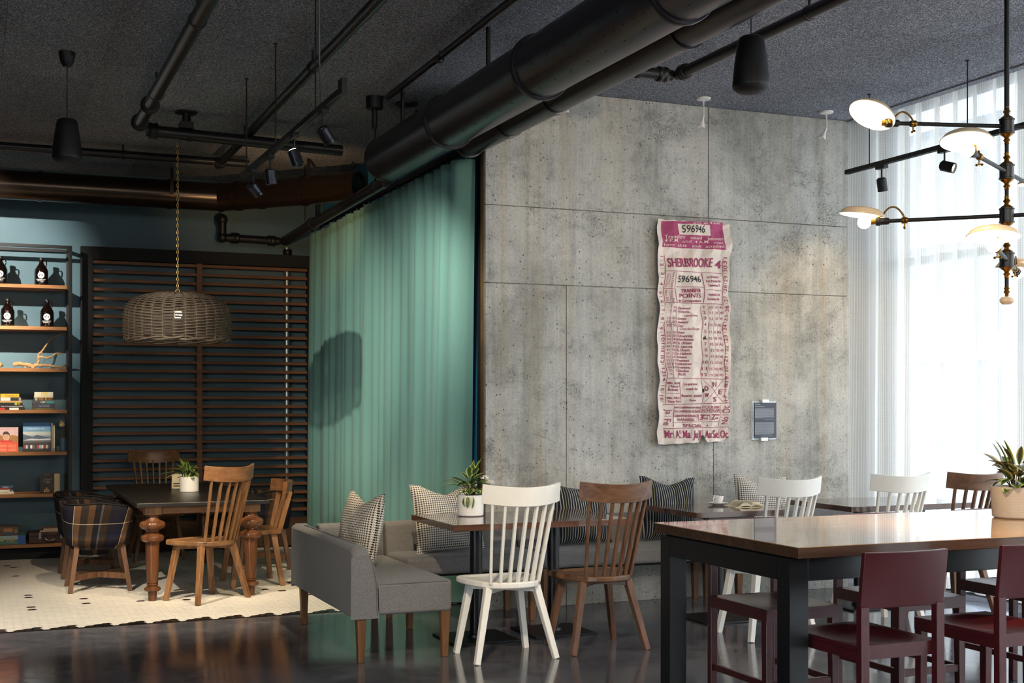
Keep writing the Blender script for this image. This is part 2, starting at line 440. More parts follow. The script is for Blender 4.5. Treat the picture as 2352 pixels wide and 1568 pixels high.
MT = dict(
 concrete=m_concrete(), floor=m_floor(), ceiling=m_ceiling(), dark_slab=plain('dark_structure', '0c0d0f', .95),
 teal_wall=plain('teal_blue_paint', '3f5b66', .55, var=.05), bright_blue=plain('blue_paint', '2f7fa6', .6, var=.05), drywall=plain('grey_paint', '4a4a4a', .9),
 curtain=fabric('sage_green_drape', '64908a', '749f98', 300, .9, .15), sheer=m_sheer(), glass=m_glass('window_glass'),
 frame=plain('dark_window_frame', '2c2e30', .5), jamb=plain('black_jamb', '0d0d0e', .8),
 duct=plain('satin_black_duct', '38383e', .32, .6, .5, .06, 4), pipe=plain('black_pipe', '1c1c20', .36, .3), black=plain('matt_black_metal', '101012', .5, .2),
 blackgloss=plain('black_powder_coat', '0f1013', .34, .1), graphite=plain('graphite_aluminium', '2e3036', .32, .6), grille=plain('black_speaker_grille', '15161a', .6, .3, bump=.4, bscale=400),
 steel=plain('galvanised_steel', '8f9693', .35, .8), brass=plain('aged_brass', '8a6426', .3, .9), enamel=plain('cream_enamel', 'd9c3a4', .25), enamel_in=plain('white_enamel', 'f3ece0', .35),
 bulb=m_emit('lit_bulb', (1, .76, .45), 42), porcelain=plain('white_porcelain', 'ece8e2', .25, var=.03), white=plain('white_lacquer', 'ebe7de', .38, var=.03),
 white_metal=plain('white_metal', 'dedcd6', .4), chrome=plain('chrome', 'c9c9c9', .12, 1.0), gold=plain('brass_chain', 'b99a5e', .3, .9),
 walnut=wood('walnut', '4d3425', '856047', .36, 'z'), walnut_seat=wood('walnut_seat', '543a2a', '8f6b50', .33, 'x', .8, bands=.075), walnut_x=wood('walnut_board', '4d3425', '856047', .36, 'x'), walnut_top=wood('walnut_table_top', '482e20', '6f4c38', .10, 'x', .8, .55, bands=.11, bump=.02, coat=.5),
 oak=wood('golden_walnut', '6b4729', 'a07650', .34, 'z'), oak_seat=wood('golden_walnut_seat', '704b2c', 'a67c55', .32, 'x', .8, bands=.08), oak_x=wood('golden_walnut_board', '634126', '956b48', .36, 'x'),
 turned=wood('turned_walnut', '482a18', '774c2f', .2, 'z', .7), slat=wood('stained_slat', '56331b', '8c5832', .55, 'x'), shelf=wood('shelf_board', '7b4d27', 'b07a48', .5, 'x'), plinth=wood('stained_plinth', '33200f', '5a3a20', .55, 'x'),
 bar_top=wood('honey_bar_top', 'b98453', 'e6bb88', .12, 'x', .55, .35, bands=.16, bump=0, coat=.8), bar_edge=wood('bar_top_edge', '3a2519', '5a3c29', .25, 'x'), slate=plain('black_slate_top', '1d1c1b', .33, 0, .5, .3, 6),
 red=plain('oxblood_lacquer', '481519', .34, var=.06), bench=fabric('grey_brown_upholstery', '5b5a59', '838180'), piping=fabric('grey_piping', '565452', '757270'), bench_leg=wood('bench_leg_walnut', '55361f', '87603c', .45, 'z'),
 hound=m_hound(), stripe=m_stripe(), plaid=m_plaid(), wicker=plain('grey_brown_wicker', '352d25', .6, var=.25, scale=40), soil=plain('potting_soil', '241912', .95),
 leaf=m_leaf('variegated_leaf', '3f5a2a', 'c9cf86'), blade=m_leaf('striped_blade_leaf', '2f5a22', 'b9c65a'), green=m_leaf('round_green_leaf', '3f7a22', '4f8a2c'), leafdark=m_leaf('dark_variegated_leaf', '34401f', 'a99a5c'),
 petal=plain('white_petal', 'efe9dc', .6), dried=plain('dried_cream_flower', 'd8c08c', .8), stem=plain('plant_stem', '5a4a2a', .7), bottle=plain('brown_bottle_glass', '0d0604', .06, 0, .8), drift=plain('driftwood', 'a8855a', .85, var=.4, scale=25, bump=.6, bscale=90),
 paper=plain('book_pages', 'd6c8a8', .9), tile=plain('white_floor_tile', 'e8e2d8', .30, 0, .5, .05, 3), tile_black=plain('black_floor_tile', '17130f', .3), grout=plain('tile_grout', '3d372e', .9), brasstrim=plain('dark_floor_trim', '1a1714', .4, .5),
 poster=plain('cream_poster_paper', 'e0d0c4', .9, var=.08, scale=12, bump=.1), ink=plain('crimson_print', '9c3f60', .9, var=.12, scale=30), inkdark=plain('black_print', '2a2a2c', .9), pinkfield=plain('crimson_field', 'ab4a70', .9, var=.1, scale=20),
 card=plain('charcoal_card', '3a4150', .5), acrylic=m_glass('clear_acrylic', (.93, .95, .96, 1), .1), pale=plain('pale_print', 'aeb2bb', .8), tape=plain('white_clip', 'efefef', .4),
 bag=plain('suitcase_leather', '3d1d14', .45, bump=.3, bscale=120), facade=plain('pale_facade', 'a9adb3', .8), facade_glass=plain('facade_glass', '59636e', .15, 0, .6), asphalt=plain('street', '77797c', .9),
)
# ================================================================== SETTING
CEIL = 3.75
# floor: dark polished slab with a recessed tiled field in the lounge
floor = struct(MB().b2(-5, 7.2, -4, 8.93, -.12, 0).build('floor', MT['floor']))
MB().b2(-5, 7.2, 8.93, 13.5, -.12, -.012).build('tile_bed', MT['grout'], floor)
MB().b2(-5, 3.36, 8.93, 8.965, -.012, .001).build('edge_strip', MT['brasstrim'], floor)
MB().b2(3.36, 7.2, 8.93, 13.5, -.012, 0).build('floor_slab', MT['floor'], floor)
TA = .0365
def hexmesh(mb, x, y, r=TA - .0021):
    ring = lambda rr, z: [(x + rr * math.cos(PI / 3 * k), y + rr * math.sin(PI / 3 * k), z) for k in range(6)]
    a, b, c = ring(r, -.012), ring(r, -.0012), ring(r - .0012, 0)
    return mb.add(a + b + c, [(i, (i + 1) % 6, 6 + (i + 1) % 6, 6 + i) for i in range(6)] + [(6 + i, 6 + (i + 1) % 6, 12 + (i + 1) % 6, 12 + i) for i in range(6)] + [tuple(range(12, 18))])
tile_me = hexmesh(MB(), 0, 0).data('tile', MT['tile']); tile_me_b = hexmesh(MB(), 0, 0).data('tile_black', MT['tile_black'])
pit, col_p = TA * math.sqrt(3), TA * 1.5
def gpt(x, y):
    D = EYE * FPX / (y - HZ); r = (x - 1176) / FPX * D; c, s = math.cos(TH), math.sin(TH)
    return (c * r + s * D, -s * r + c * D)
acc = set()
for (ax, ay) in ((32, 1303), (32, 1322), (148, 1307), (150, 1315), (262, 1310), (335, 1308), (58, 1367), (58, 1372), (197, 1375), (205, 1386), (330, 1378), (425, 1376), (70, 1395), (70, 1400),
                 (20, 1298), (661, 1336), (666, 1339), (718, 1343), (654, 1356), (606, 1353), (737, 1352), (709, 1360), (716, 1364), (560, 1330), (620, 1318), (700, 1322), (780, 1345), (800, 1352), (690, 1303), (640, 1296)):
    X, Y = gpt(ax, ay); ci = round((X + .5) / col_p); acc.add((ci, round((Y - 9.0 - (pit / 2 if ci % 2 else 0)) / pit)))
cells = []
for ci in range(int(4.0 / col_p)):
    x = -.5 + ci * col_p
    if x > 3.36: break
    for ri in range(int(4.5 / pit) + 1):
        y = 9.0 + ri * pit + (pit / 2 if ci % 2 else 0)
        if y < 13.4: cells.append((y - .0 * x, x, ci, ri))
cells.sort()
c_, s_ = math.cos(TH), math.sin(TH)
fld, fldb, nt_ = MB(), MB(), 0
for y, x, ci, ri in cells:
    blk = (ri == 0 and ci % 2 == 1) or (ri == 1 and ci % 4 == 0) or (ri == 0 and ci % 2 == 0) or (ci, ri) in acc or (y > 13.2 and ci % 4 == 0)
    if ri == 0 and ci % 2 == 1 and ci % 4 == 1: blk = False
    vis = 1176 + FPX * (c_ * x - s_ * y) / (s_ * x + c_ * y)
    if nt_ < 300 and -6 < vis < 1060:
        o = put('tile', tile_me_b if blk else tile_me, floor); o.location = (x, y, 0); nt_ += 1
    else: hexmesh(fldb if blk else fld, x, y)
stuff(fld.build('tile_field', MT['tile'], floor)); stuff(fldb.build('black_tile_field', MT['tile_black'], floor))

# ceiling: slab with separate boards
ceil = struct(MB().b2(-5, 6.54, -4, 13.5, CEIL + .03, CEIL + .25).build('ceiling', MT['dark_slab']))
W_ = .61
offs = {9: 7.67, 8: 6.44, 7: 6.70, 2: 8.65, 1: 9.10, 10: 6.2}
k = -2
for k in range(-3, 11):
    x0 = 5.05 + W_ * (k - 8); x1 = min(x0 + W_, 6.54)
    if x1 - x0 < .1: continue
    L = 2.44; y0 = offs.get(k, 6 + RND.random() * 2.4) - 3 * L
    while y0 < 13.45:
        a, b = max(y0, 3.2), min(y0 + L, 13.45)
        if b - a > .05:
            MB().b2(x0 + .001, x1 - .001, a + .0014, b - .0014, CEIL, CEIL + .028).build('panel', MT['ceiling'], ceil)
        y0 += L
MB().b2(-5, 1.2 - W_ * 4.7, -4, 13.5, CEIL, CEIL + .03).build('panel', MT['ceiling'], ceil)
MB().b2(-1.66, 6.54, -4, 3.2, CEIL, CEIL + .03).build('panel', MT['ceiling'], ceil)
struct(MB().b2(6.54, 7.4, -4, 9.2, 4.02, 4.2).build('ceiling', MT['dark_slab']))
cov = struct(MB().b2(6.48, 6.56, -4, 8.6, CEIL - .012, 4.02).build('trim_1', MT['ceiling']))

# walls
wb = struct(MB().b2(-5, 3.6, 13.4, 13.6, -.1, 4).build('wall_back', MT['teal_wall']))
struct(MB().b2(3.39, 3.6, 8.84, 13.4, -.1, 4).build('wall_partition', MT['bright_blue']))
struct(MB().b2(3.388, 3.404, 8.70, 8.84, 0, CEIL + .03).build('trim_2', MT['jamb']))
wl = struct(MB().b2(-5.2, -5, -4, 13.6, -.1, .3).b2(-5.2, -5, -4, 13.6, 3.6, 4).b2(-5.2, -5, -4, -3.6, .3, 3.6).b2(-5.2, -5, 0.8, 13.6, .3, 3.6).build('wall_left', MT['drywall']))
struct(MB().b2(-5.2, 7.4, -4.2, -4, -.1, 4.2).build('wall_front', MT['drywall']))
# board-formed concrete wall: cast panels with recessed joints over a core
X0, X1, YW = 3.36, 6.50, 8.6
wm = struct(MB().b2(X0 + .045, X1 - .012, YW + .02, 8.96, -.1, CEIL + .03).build('wall_middle', MT['concrete']))
zj1, zj2, zj3 = 2.895, 2.338, 1.398
def cp(xa, xb, za, zb):
    g = .0022
    MB().b2(xa + g if xa > X0 else xa, xb - g if xb < X1 else xb, YW + RND.uniform(-.0015, .0015), YW + .04, za + g if za > 0 else za, zb - g).build('panel', MT['concrete'], wm, .0022, 1)
cp(X0, 5.194, zj1, CEIL); cp(5.194, X1, zj1, CEIL)
cp(X0, 5.2, zj2, zj1); cp(5.2, X1, zj2, zj1)
cp(X0, 3.995, 0, zj2); cp(3.995, 5.24, 0, zj2); cp(5.24, X1, 0, zj2)
MB().b2(X0, X0 + .04, YW + .04, 8.70, 0, CEIL).build('end_face', plain('rusty_concrete_edge', '75552c', .9, var=.35, scale=5, bump=.4, bscale=30), wm)
struct(MB().b2(6.5, 7.4, 8.95, 9.2, -.1, 4.2).build('wall_return', MT['drywall']))

# window wall on the right
def window(n, xc, ya, yb, za, zb, step_y, thick=.06):
    w = struct(thing('window_%d' % n, None, None, (xc, (ya + yb) / 2, za), world=True))
    f = MB().b2(xc - .04, xc + .04, ya, yb, za, za + .07).b2(xc - .04, xc + .04, ya, yb, zb - .07, zb)
    f.build('frame', MT['frame'], w)
    m = max(1, round((yb - ya) / step_y)); st = (yb - ya) / m
    for i in range(m + 1): MB().b2(xc - .04, xc + .04, ya + i * st - thick / 2, ya + i * st + thick / 2, za + .07, zb - .07).build('mullion', MT['frame'], w)
    MB().b2(xc - .035, xc + .035, ya, yb, 2.62, 2.68).build('transom', MT['frame'], w)
    for i in range(m): MB().b2(xc - .006, xc + .006, ya + i * st + thick / 2, ya + (i + 1) * st - thick / 2, za + .07, zb - .07).build('pane', MT['glass'], w)
window(1, 7.18, -3.4, 8.95, .02, 3.95, 1.55)
window(2, -5.1, -3.6, 0.8, .3, 3.6, 1.5)
struct(MB().b2(7.1, 7.4, -4, -3.4, -.1, 4.2).b2(7.1, 7.4, -4, 8.95, 3.95, 4.2).b2(7.1, 7.4, -4, 8.95, -.1, .02).build('wall_right', MT['drywall']))
struct(MB().b2(7.4, 60, -20, 80, -.5, -.3).b2(-60, -5.2, -40, 60, -.5, -.3).build('ground', MT['asphalt']))

# building across the street, seen through the curtain
fb = thing('office_building', 'pale office block across the street behind the sheer curtain', 'building', (24, 24, -.3), world=True)
MB().b2(24.4, 34, 4, 62, -.3, 27).build('body', MT['facade'], fb)
for k in range(8): MB().b2(23.6, 24.45, 4, 62, 2.6 + 3.1 * k, 3.3 + 3.1 * k).build('floor_band', MT['facade'], fb)
for k in range(6):
    for j in range(14):
        MB().b2(24.3, 24.42, 10 + j * 3.2, 12.6 + j * 3.2, .3 + 3.1 * k, 2.3 + 3.1 * k).build('window', MT['facade_glass'], fb)

# sheer curtain in its ceiling cove
SX = 6.87
sc_ = thing('sheer_curtain', 'white open-weave sheer curtain hanging in pleats across the whole window', 'curtain', (SX, 3, .07), world=True)
def sheer(u, v):
    y = 8.92 - u * 12.2; t = y / .205 * 2 * PI
    z = .07 + v * 3.80
    a = .042 * (math.sin(t) + .28 * math.sin(2 * t + 1.0 + .4 * math.sin(y * 3))) * (1 + .25 * math.sin(y * 1.7)) + .012 * math.sin(y * 5 + v * 2) * (1 - v)
    return (SX + a - .30 * max(0, min(1, (y - 8.5) / .4)), y + .02 * math.sin(t * .5 + 2) * (1 - v), z + .012 * math.cos(t))
MB().grid(sheer, 1000, 8).build('curtain_cloth', MT['sheer'], sc_)
hk = MB()
for i in range(52):
    y = 8.86 - i * .2055; hk.tube([(SX, y, 3.86), (SX, y - .012, 3.885), (SX, y + .012, 3.9), (SX, y, 3.925)], .005, 5).tube([(SX, y + .05, 3.862), (SX, y + .062, 3.88), (SX, y + .05, 3.92)], .004, 5)
stuff(hk.build('curtain_hook', MT['white_metal'], sc_))
rl = thing('curtain_rail', 'dark curtain rail recessed in the ceiling slot above the sheer curtain', 'rail', (SX, 3, 4.0), world=True)
MB().b2(SX - .03, SX + .03, -3.3, 8.93, 3.925, 4.02).build('track', MT['black'], rl)

# sage curtain along the lounge
gc = thing('sage_curtain', 'floor-length sage green curtain in pleats beside the concrete wall', 'curtain', (3.26, 11, .02), world=True)
PL = [8.76]
while PL[-1] < 13.1: PL.append(PL[-1] + .205 + .05 * math.sin(len(PL) * 2.3))
def sage(u, v):
    q = u * (len(PL) - 1); i = min(int(q), len(PL) - 2); t = q - i
    y = PL[i] + (PL[i + 1] - PL[i]) * t; y = min(y, 13.21); y += .17 * (1 - v) * max(0, 1 - (y - 8.76) / .9)
    ph = t * 2 * PI
    amp = (.080 + .014 * math.sin(i * 1.9)) * (.85 + .35 * (1 - v))
    x = 3.275 - amp * (2 * abs(math.sin(ph / 2 + .22 * math.sin(ph))) ** .75 - 1)
    return (x + .015 * math.sin(i * 2.7) * (1 - v), y + .012 * (1 - v) * math.sin(i * 1.3), .015 + v * 3.225 - (.0 if v > .02 else 0))
MB().grid(sage, (len(PL) - 1) * 24, 10).build('curtain_cloth', MT['curtain'], gc)
def hem(u, v):
    p = sage(u, 1.0 - .025 * v * 0 - .022 * v); return (p[0] - .002, p[1], p[2] + .001)
MB().grid(hem, (len(PL) - 1) * 24, 1).build('heading_tape', MT['curtain'], gc)
hk = MB()
for y in PL: hk.tube([(3.27, y, 3.235), (3.27, y - .01, 3.262), (3.27, y + .006, 3.285), (3.27, y, 3.30)], .005, 5)
stuff(hk.build('curtain_hook', MT['steel'], gc))
gr = thing('curtain_track', 'dark curtain track carrying the sage green curtain', 'rail', (3.27, 11, 3.3), world=True)
MB().b2(3.25, 3.29, 8.72, 13.36, 3.29, 3.33).build('track', MT['black'], gr)
for y in (9.0, 10.4, 11.8, 13.2):
    MB().cyl((3.27, y, 3.33), (3.27, y, 3.80), .007, n=6).build('hanger_rod', MT['black'], gr)

# slatted timber screen
sn = thing('slatted_screen', 'tall dark wooden screen of horizontal slats against the blue wall', 'screen', (2.1, 13.3, 0), world=True)
MB().b2(.95, 1.06, 13.24, 13.33, 0, 3.01).build('stile', MT['jamb'], sn, .003)
MB().b2(3.19, 3.25, 13.24, 13.33, 0, 3.01).build('stile', MT['jamb'], sn, .003)
MB().b2(1.06, 3.19, 13.24, 13.33, 2.885, 3.01).build('top_rail', MT['jamb'], sn, .003)
MB().b2(1.06, 3.19, 13.25, 13.37, .01, .30).build('plinth', MT['plinth'], sn, .003)
MB().b2(2.06, 2.115, 13.25, 13.33, .30, 2.885).build('mid_post', MT['slat'], sn, .002)
la = MB().b2(1.06, 2.06, 13.262, 13.312, -.0155, .0155).data('slat', MT['slat']); lb = MB().b2(2.115, 3.19, 13.262, 13.312, -.0155, .0155).data('slat', MT['slat'])
for i in range(29):
    for me in (la, lb):
        o = put('slat', me, sn, .002, 1); o.location = (0, 0, 2.862 - i * .0885)
        o.matrix_parent_inverse = Matrix.Translation(-sn.location)
for px_, pz in ((1.1, 2.98), (1.16, 2.98), (1.1, 2.92), (1.16, 2.92), (3.08, 2.98), (3.14, 2.98), (3.08, 2.92), (3.14, 2.92)):
    MB().cyl((px_, 13.243, pz), (px_, 13.236, pz), .006, n=8).build('bolt', MT['black'], sn)
# ================================================================== CEILING SERVICES
def rods(t, pts, r=.008, top=CEIL):
    for (x, y, z) in pts: MB().cyl((x, y, z), (x, y, top), r, n=8).build('hanger_rod', MT['black'], t)

# main spiral duct
DX, DZ, DR = 2.93, 3.36, .172
md = thing('main_duct', 'thick black perforated air duct running under the ceiling past the concrete wall', 'duct', (DX, 6, DZ), world=True)
ys = [9.62, 8.17, 6.66, 5.1, 3.5, 1.9]
for i in range(5):
    a, b = ys[i], ys[i + 1]
    MB().cyl((DX, a, DZ), (DX, b, DZ), DR, n=48, caps=False).build('duct_section', MT['duct'], md)
for y in ys[1:5]:
    MB().lathe([(DR - .002, -.03), (DR + .012, -.03), (DR + .016, -.024), (DR + .016, .0), (DR + .010, .004), (DR + .010, .024), (DR + .003, .03), (DR - .002, .03)], (DX, y, DZ), 48, (0, 1, 0)).build('coupling', MT['duct'], md)
MB().lathe([(.001, .02), (DR * .7, .018), (DR - .02, .012), (DR, 0), (DR + .004, -.02), (DR, -.025)], (DX, ys[0], DZ), 48, (0, 1, 0)).build('end_cap', MT['duct'], md)
ho = MB()
for i in range(70):
    y = 9.5 - i * .1
    if min(abs(y - q) for q in ys) < .05: continue
    for a, rr in ((-42, .0045), (-66, .006), (-20, .007 if y < 6.7 else .0035)):
        if (a == -66 and i % 2) or (a == -20 and i % 2 == 0): continue
        t = math.radians(180 - a); d = Vector((math.cos(t), 0, math.sin(-abs(math.radians(a)))));
        d = Vector((-math.cos(math.radians(a)), 0, math.sin(math.radians(a))))
        p = Vector((DX, y, DZ)) + d * DR
        ho.cyl(p - d * .004, p + d * .0006, rr, n=7)
stuff(ho.build('air_hole', MT['jamb'], md))
rods(md, [(DX - .06, y, DZ + DR - .02) for y in (9.0, 7.3, 5.9, 4.5)], .016)

# slim duct behind it
sd = thing('slim_duct', 'slimmer black air duct tucked behind the thick perforated duct', 'duct', (3.20, 6, 3.33), world=True)
for a, b in ((8.66, 7.9), (7.9, 7.15), (7.15, 5.6), (5.6, 3.8), (3.8, 2.2)):
    MB().cyl((3.25, a, 3.33), (3.25, b, 3.33), .098, n=32, caps=False).build('duct_section', MT['duct'], sd)
for y in (8.64, 7.9, 7.15, 5.6, 3.8): MB().lathe([(.09, -.025), (.107, -.025), (.107, .02), (.098, .025)], (3.25, y, 3.33), 32, (0, 1, 0)).build('coupling', MT['duct'], sd)
rods(sd, [(3.25, y, 3.42) for y in (8.3, 6.2, 4.8)], .008)

# back duct with its bend
bd = thing('back_duct', 'long bronze-black air duct bending along the blue back wall', 'duct', (1, 12.6, 3.48), world=True)
bp = [Vector((-2.2, 12.72, 3.48)), Vector((-.2, 12.72, 3.48)), Vector((.55, 12.72, 3.48)), Vector((1.72, 12.72, 3.48)), Vector((2.20, 12.68, 3.475))]
bq = [Vector((2.20, 12.68, 3.475)), Vector((2.34, 12.53, 3.475)), Vector((2.52, 12.34, 3.475)), Vector((2.86, 11.98, 3.475)), Vector((3.25, 11.56, 3.475))]
bronze = plain('bronze_black_duct', '3a3028', .27, .75, .5, .08, 4)
for pts in (bp, bq):
    for a, b in zip(pts, pts[1:]): MB().cyl(a, b, .135, n=40, caps=True).build('duct_section', bronze, bd)
for p, d in [(bp[1], (1, 0, 0)), (bp[2], (1, 0, 0)), (bp[3], (1, 0, 0)), (bp[4], (1, -.4, 0)), (bq[1], (1, -1, 0)), (bq[2], (1, -1, 0)), (bq[3], (1, -1, 0)), (bq[4], (1, -1, 0))]:
    MB().lathe([(.12, -.02), (.143, -.02), (.143, .02), (.12, .02)], p, 40, Vector(d).normalized()).build('coupling', bronze, bd)
for p in (bp[3], bq[3], bp[1]):
    a = Vector(p); MB().b2(a.x - .016, a.x + .016, a.y - .155, a.y - .147, a.z - .02, CEIL).build('strap', bronze, bd)

def pipe(label, pts, r, collars=(), rod=(), mat='pipe', name='ceiling_pipe', fit=()):
    t = thing(name, label, 'pipe', pts[0], world=True)
    for a, b in zip(pts, pts[1:]): MB().cyl(a, b, r, n=20).build('pipe_length', MT[mat], t)
    for p in pts[1:-1]: MB().ball(p, r * 1.35, 16).build('elbow', MT['black'], t)
    for (p, d) in collars:
        MB().lathe([(r * .9, -.035), (r * 1.28, -.035), (r * 1.42, -.02), (r * 1.28, -.006), (r * 1.28, .006), (r * 1.42, .02), (r * 1.28, .035), (r * .9, .035)], p, 20, d).build('coupling', MT['black'], t)
        q = Vector(p); e = Vector(d).orthogonal().normalized()
        MB().cyl(q + e * r * 1.3 - Vector(d) * .04, q + e * r * 1.3 + Vector(d) * .04, .011, n=8).build('coupling_bolt', MT['black'], t)
    for (x, y, z) in rod:
        MB().cyl((x, y, z + r), (x, y, CEIL), .008, n=8).build('hanger_rod', MT['black'], t)
        MB().lathe([(r + .001, -.01), (r + .006, -.01), (r + .006, .01), (r + .001, .01)], (x, y, z), 20, (0, 1, 0) if abs(pts[1][0] - pts[0][0]) < .2 else (1, 0, 0)).build('hanger_ring', MT['black'], t)
    return t
pipe('stout black sprinkler pipe rising out of the top left of the ceiling', [(1.15, 10.22, 3.6), (1.13, 5.2, 3.6)], .046, [((1.15, 10.12, 3.6), (0, 1, 0)), ((1.15, 9.5, 3.6), (0, 1, 0))], [(1.15, 9.15, 3.6), (1.14, 7.3, 3.6)])
pipe('black cross pipe joining the thick duct above the wicker lamp', [(1.22, 10.3, 3.58), (2.78, 10.36, 3.55)], .045, [((1.27, 10.3, 3.58), (1, 0, 0))], [(1.55, 10.31, 3.57)])
pipe('long dark pipe on the ceiling between the spotlight track and the duct', [(2.04, 11.9, 3.64), (1.99, 5.2, 3.64)], .034, [((2.04, 11.75, 3.64), (0, 1, 0))], [(2.03, 10.6, 3.64), (2.01, 8.2, 3.64)])
pipe('thin black conduit run close to the ceiling left of the thick duct', [(2.79, 9.1, 3.715), (2.73, 4.8, 3.715)], .022, [], [(2.77, 7.9, 3.70)])
pipe('black pipe slanting across the ceiling behind the right speaker', [(4.2, 7.33, 3.6), (4.19, 4.6, 3.6)], .036, [((4.2, 7.25, 3.6), (0, 1, 0))], [(4.2, 5.9, 3.6)])
pipe('short black cross pipe above the left of the concrete wall', [(3.05, 7.34, 3.6), (4.17, 7.36, 3.6)], .036, [((4.10, 7.36, 3.6), (1, 0, 0))], [(3.92, 7.355, 3.6)])
pipe('dark pipe along the ceiling over the back duct', [(-2.2, 11.8, 3.66), (2.3, 11.82, 3.66)], .035, [], [(-.1, 11.8, 3.66), (1.2, 11.81, 3.66)])
pipe('dark pipe hung above the sage curtain toward the blue wall', [(2.93, 9.62, 3.19), (2.90, 13.05, 3.13)], .045, [((2.92, 11.9, 3.155), (0, 1, 0))], [(2.915, 12.2, 3.15), (2.93, 9.9, 3.19)])
pe = pipe('elbowed black standpipe fitting on the blue wall above the screen', [(2.29, 13.36, 3.32), (2.29, 13.1, 3.32), (2.29, 13.1, 3.14), (2.86, 13.1, 3.13)], .038, [((2.42, 13.1, 3.14), (1, 0, 0)), ((2.78, 13.1, 3.13), (1, 0, 0)), ((2.29, 13.14, 3.32), (0, 1, 0))])
vp = pipe('grey-green vertical pipe running down behind the slatted screen', [(3.0, 13.36, 3.1), (3.0, 13.36, .02)], .034, [((3.0, 13.34, 3.04), (0, 0, 1))], [], 'steel', 'wall_pipe')

pb_ = [o for o in C.objects if o.get('label', '').startswith('black cross pipe joining')][0]
MB().lathe([(.001, -.012), (.085, -.012), (.09, 0)], (1.52, 10.31, CEIL), 20).build('flange', MT['black'], pb_)
MB().cyl((1.52, 10.31, CEIL), (1.52, 10.31, 3.62), .03, n=14).build('stub', MT['black'], pb_)
MB().b2(1.47, 1.57, 10.25, 10.37, 3.615, 3.665).build('clamp', MT['black'], pb_)
def canopy(label, x, y):
    t = thing('ceiling_canopy', label, 'ceiling fitting', (x, y, CEIL), world=True)
    MB().lathe([(.001, -.09), (.058, -.09), (.064, -.08), (.064, 0), (.07, 0)], (x, y, CEIL), 24).build('cup', MT['black'], t)
    MB().cyl((x, y, CEIL - .09), (x, y, DZ + DR - .01), .019, n=12).build('stem', MT['black'], t)
canopy('black round ceiling canopy with a drop rod at the end of the thick duct', 2.74, 9.28)
for (x, y) in ((3.02, 9.38), (3.25, 9.6)):
    t = thing('ceiling_vent', 'flat black disc vent on the ceiling ' + ('left of the other disc' if x < 3.1 else 'closest to the thick duct'), 'vent', (x, y, CEIL), world=True)
    MB().lathe([(.001, -.012), (.05, -.012), (.055, -.018), (.085, -.014), (.09, 0)], (x, y, CEIL), 24).build('disc', MT['black'], t)
    MB().cyl((x - .04, y, CEIL - .02), (x - .04, y, CEIL - .012), .006, n=8).build('screw', MT['steel'], t)

# pendant speakers
def speaker(x, y, z0, zt, label):
    t = thing('pendant_speaker', label, 'speaker', (x, y, zt), group='pendant speakers', world=True)
    R_ = .094
    MB().lathe([(.001, .262), (.045, .262), (.058, .255), (.066, .238), (.074, .19), (.083, .13), (.089, .07), (R_, .02), (R_, .008), (R_ - .004, .002)], (x, y, z0), 40).build('housing', MT['black'], t)
    MB().lathe([(R_ - .004, .002), (R_ - .007, -.004), (.07, -.018), (.04, -.026), (.001, -.029)], (x, y, z0), 40).build('grille', MT['grille'], t)
    MB().cyl((x, y, z0 + .26), (x, y, zt - .02), .003, n=6).build('cable', MT['black'], t)
    MB().lathe([(.001, -.095), (.022, -.095), (.04, -.07), (.05, -.03), (.052, 0)], (x, y, zt), 24).build('canopy', MT['black'], t)
speaker(.55, 8.86, 3.055, CEIL, 'black bullet-shaped pendant speaker hanging at the left, above the bookshelf')
speaker(3.6, 5.55, 3.055, CEIL, 'black bullet-shaped pendant speaker hanging in front of the concrete wall')

# spotlight tracks
def track(label, x, ya, yb, z, rodys):
    t = thing('light_track', label, 'light track', (x, ya, z), world=True)
    MB().b2(x - .018, x + .018, ya, yb, z - .016, z + .016).build('rail', MT['black'], t)
    MB().b2(x - .005, x + .005, ya + .01, yb - .01, z - .0175, z - .0155).build('groove', MT['jamb'], t)
    for y in rodys:
        MB().cyl((x, y, z + .01), (x, y, CEIL - .002), .0045, n=6).build('rod', MT['black'], t)
        MB().cyl((x, y, CEIL - .006), (x, y, CEIL), .014, n=10).build('rod_foot', MT['black'], t)
    return t
def head(x, y, z, d, label, lit=False, R_=.036, L=.095, mat='graphite'):
    t = thing('track_spotlight', label, 'spotlight', (x, y, z), group='track spotlights', world=True)
    MB().b2(x - .02, x + .02, y - .05, y + .05, z - .042, z - .016).build('adapter', MT['black'], t, .002)
    MB().cyl((x, y, z - .04), (x, y, z - .105), .006, n=8).build('stem', MT['black'], t)
    d = Vector(d).normalized(); c = Vector((x, y, z - .105)) - d * L * .25 + Vector((0, 0, -R_ * .8))
    MB().lathe([(.012, -.004), (R_ * .72, -.004), (R_ * .76, .002), (R_ * .86, .002), (R_, .006), (R_, L * .74), (R_ - .002, L * .75), (R_ - .002, L * .765), (R_, L * .77), (R_, L), (R_ - .006, L), (R_ - .008, L - .015)], c, 32, d).build('housing', MT[mat], t)
    MB().lathe([(.001, L - .014), (R_ - .008, L - .014)], c, 24, d).build('lens', LIT if lit else MT['glass_dark'], t)
    return t
MT['glass_dark'] = plain('dark_lens', '1a1a1c', .1); LIT = m_emit('lit_lens', (1, .93, .72), 9)
tk = track('black spotlight track hung on thin rods over the lounge', 1.755, 6.55, 9.25, 3.09, (9.09, 8.14, 7.1))
MB().tube([(1.775, 7.1, CEIL), (1.777, 7.1, 3.4), (1.783, 7.08, 3.16), (1.77, 7.0, 3.1)], .006, 8).build('flex_conduit', MT['steel'], tk)
MB().b2(1.74, 1.77, 6.48, 6.56, 3.07, 3.15).build('end_feed', MT['black'], tk)
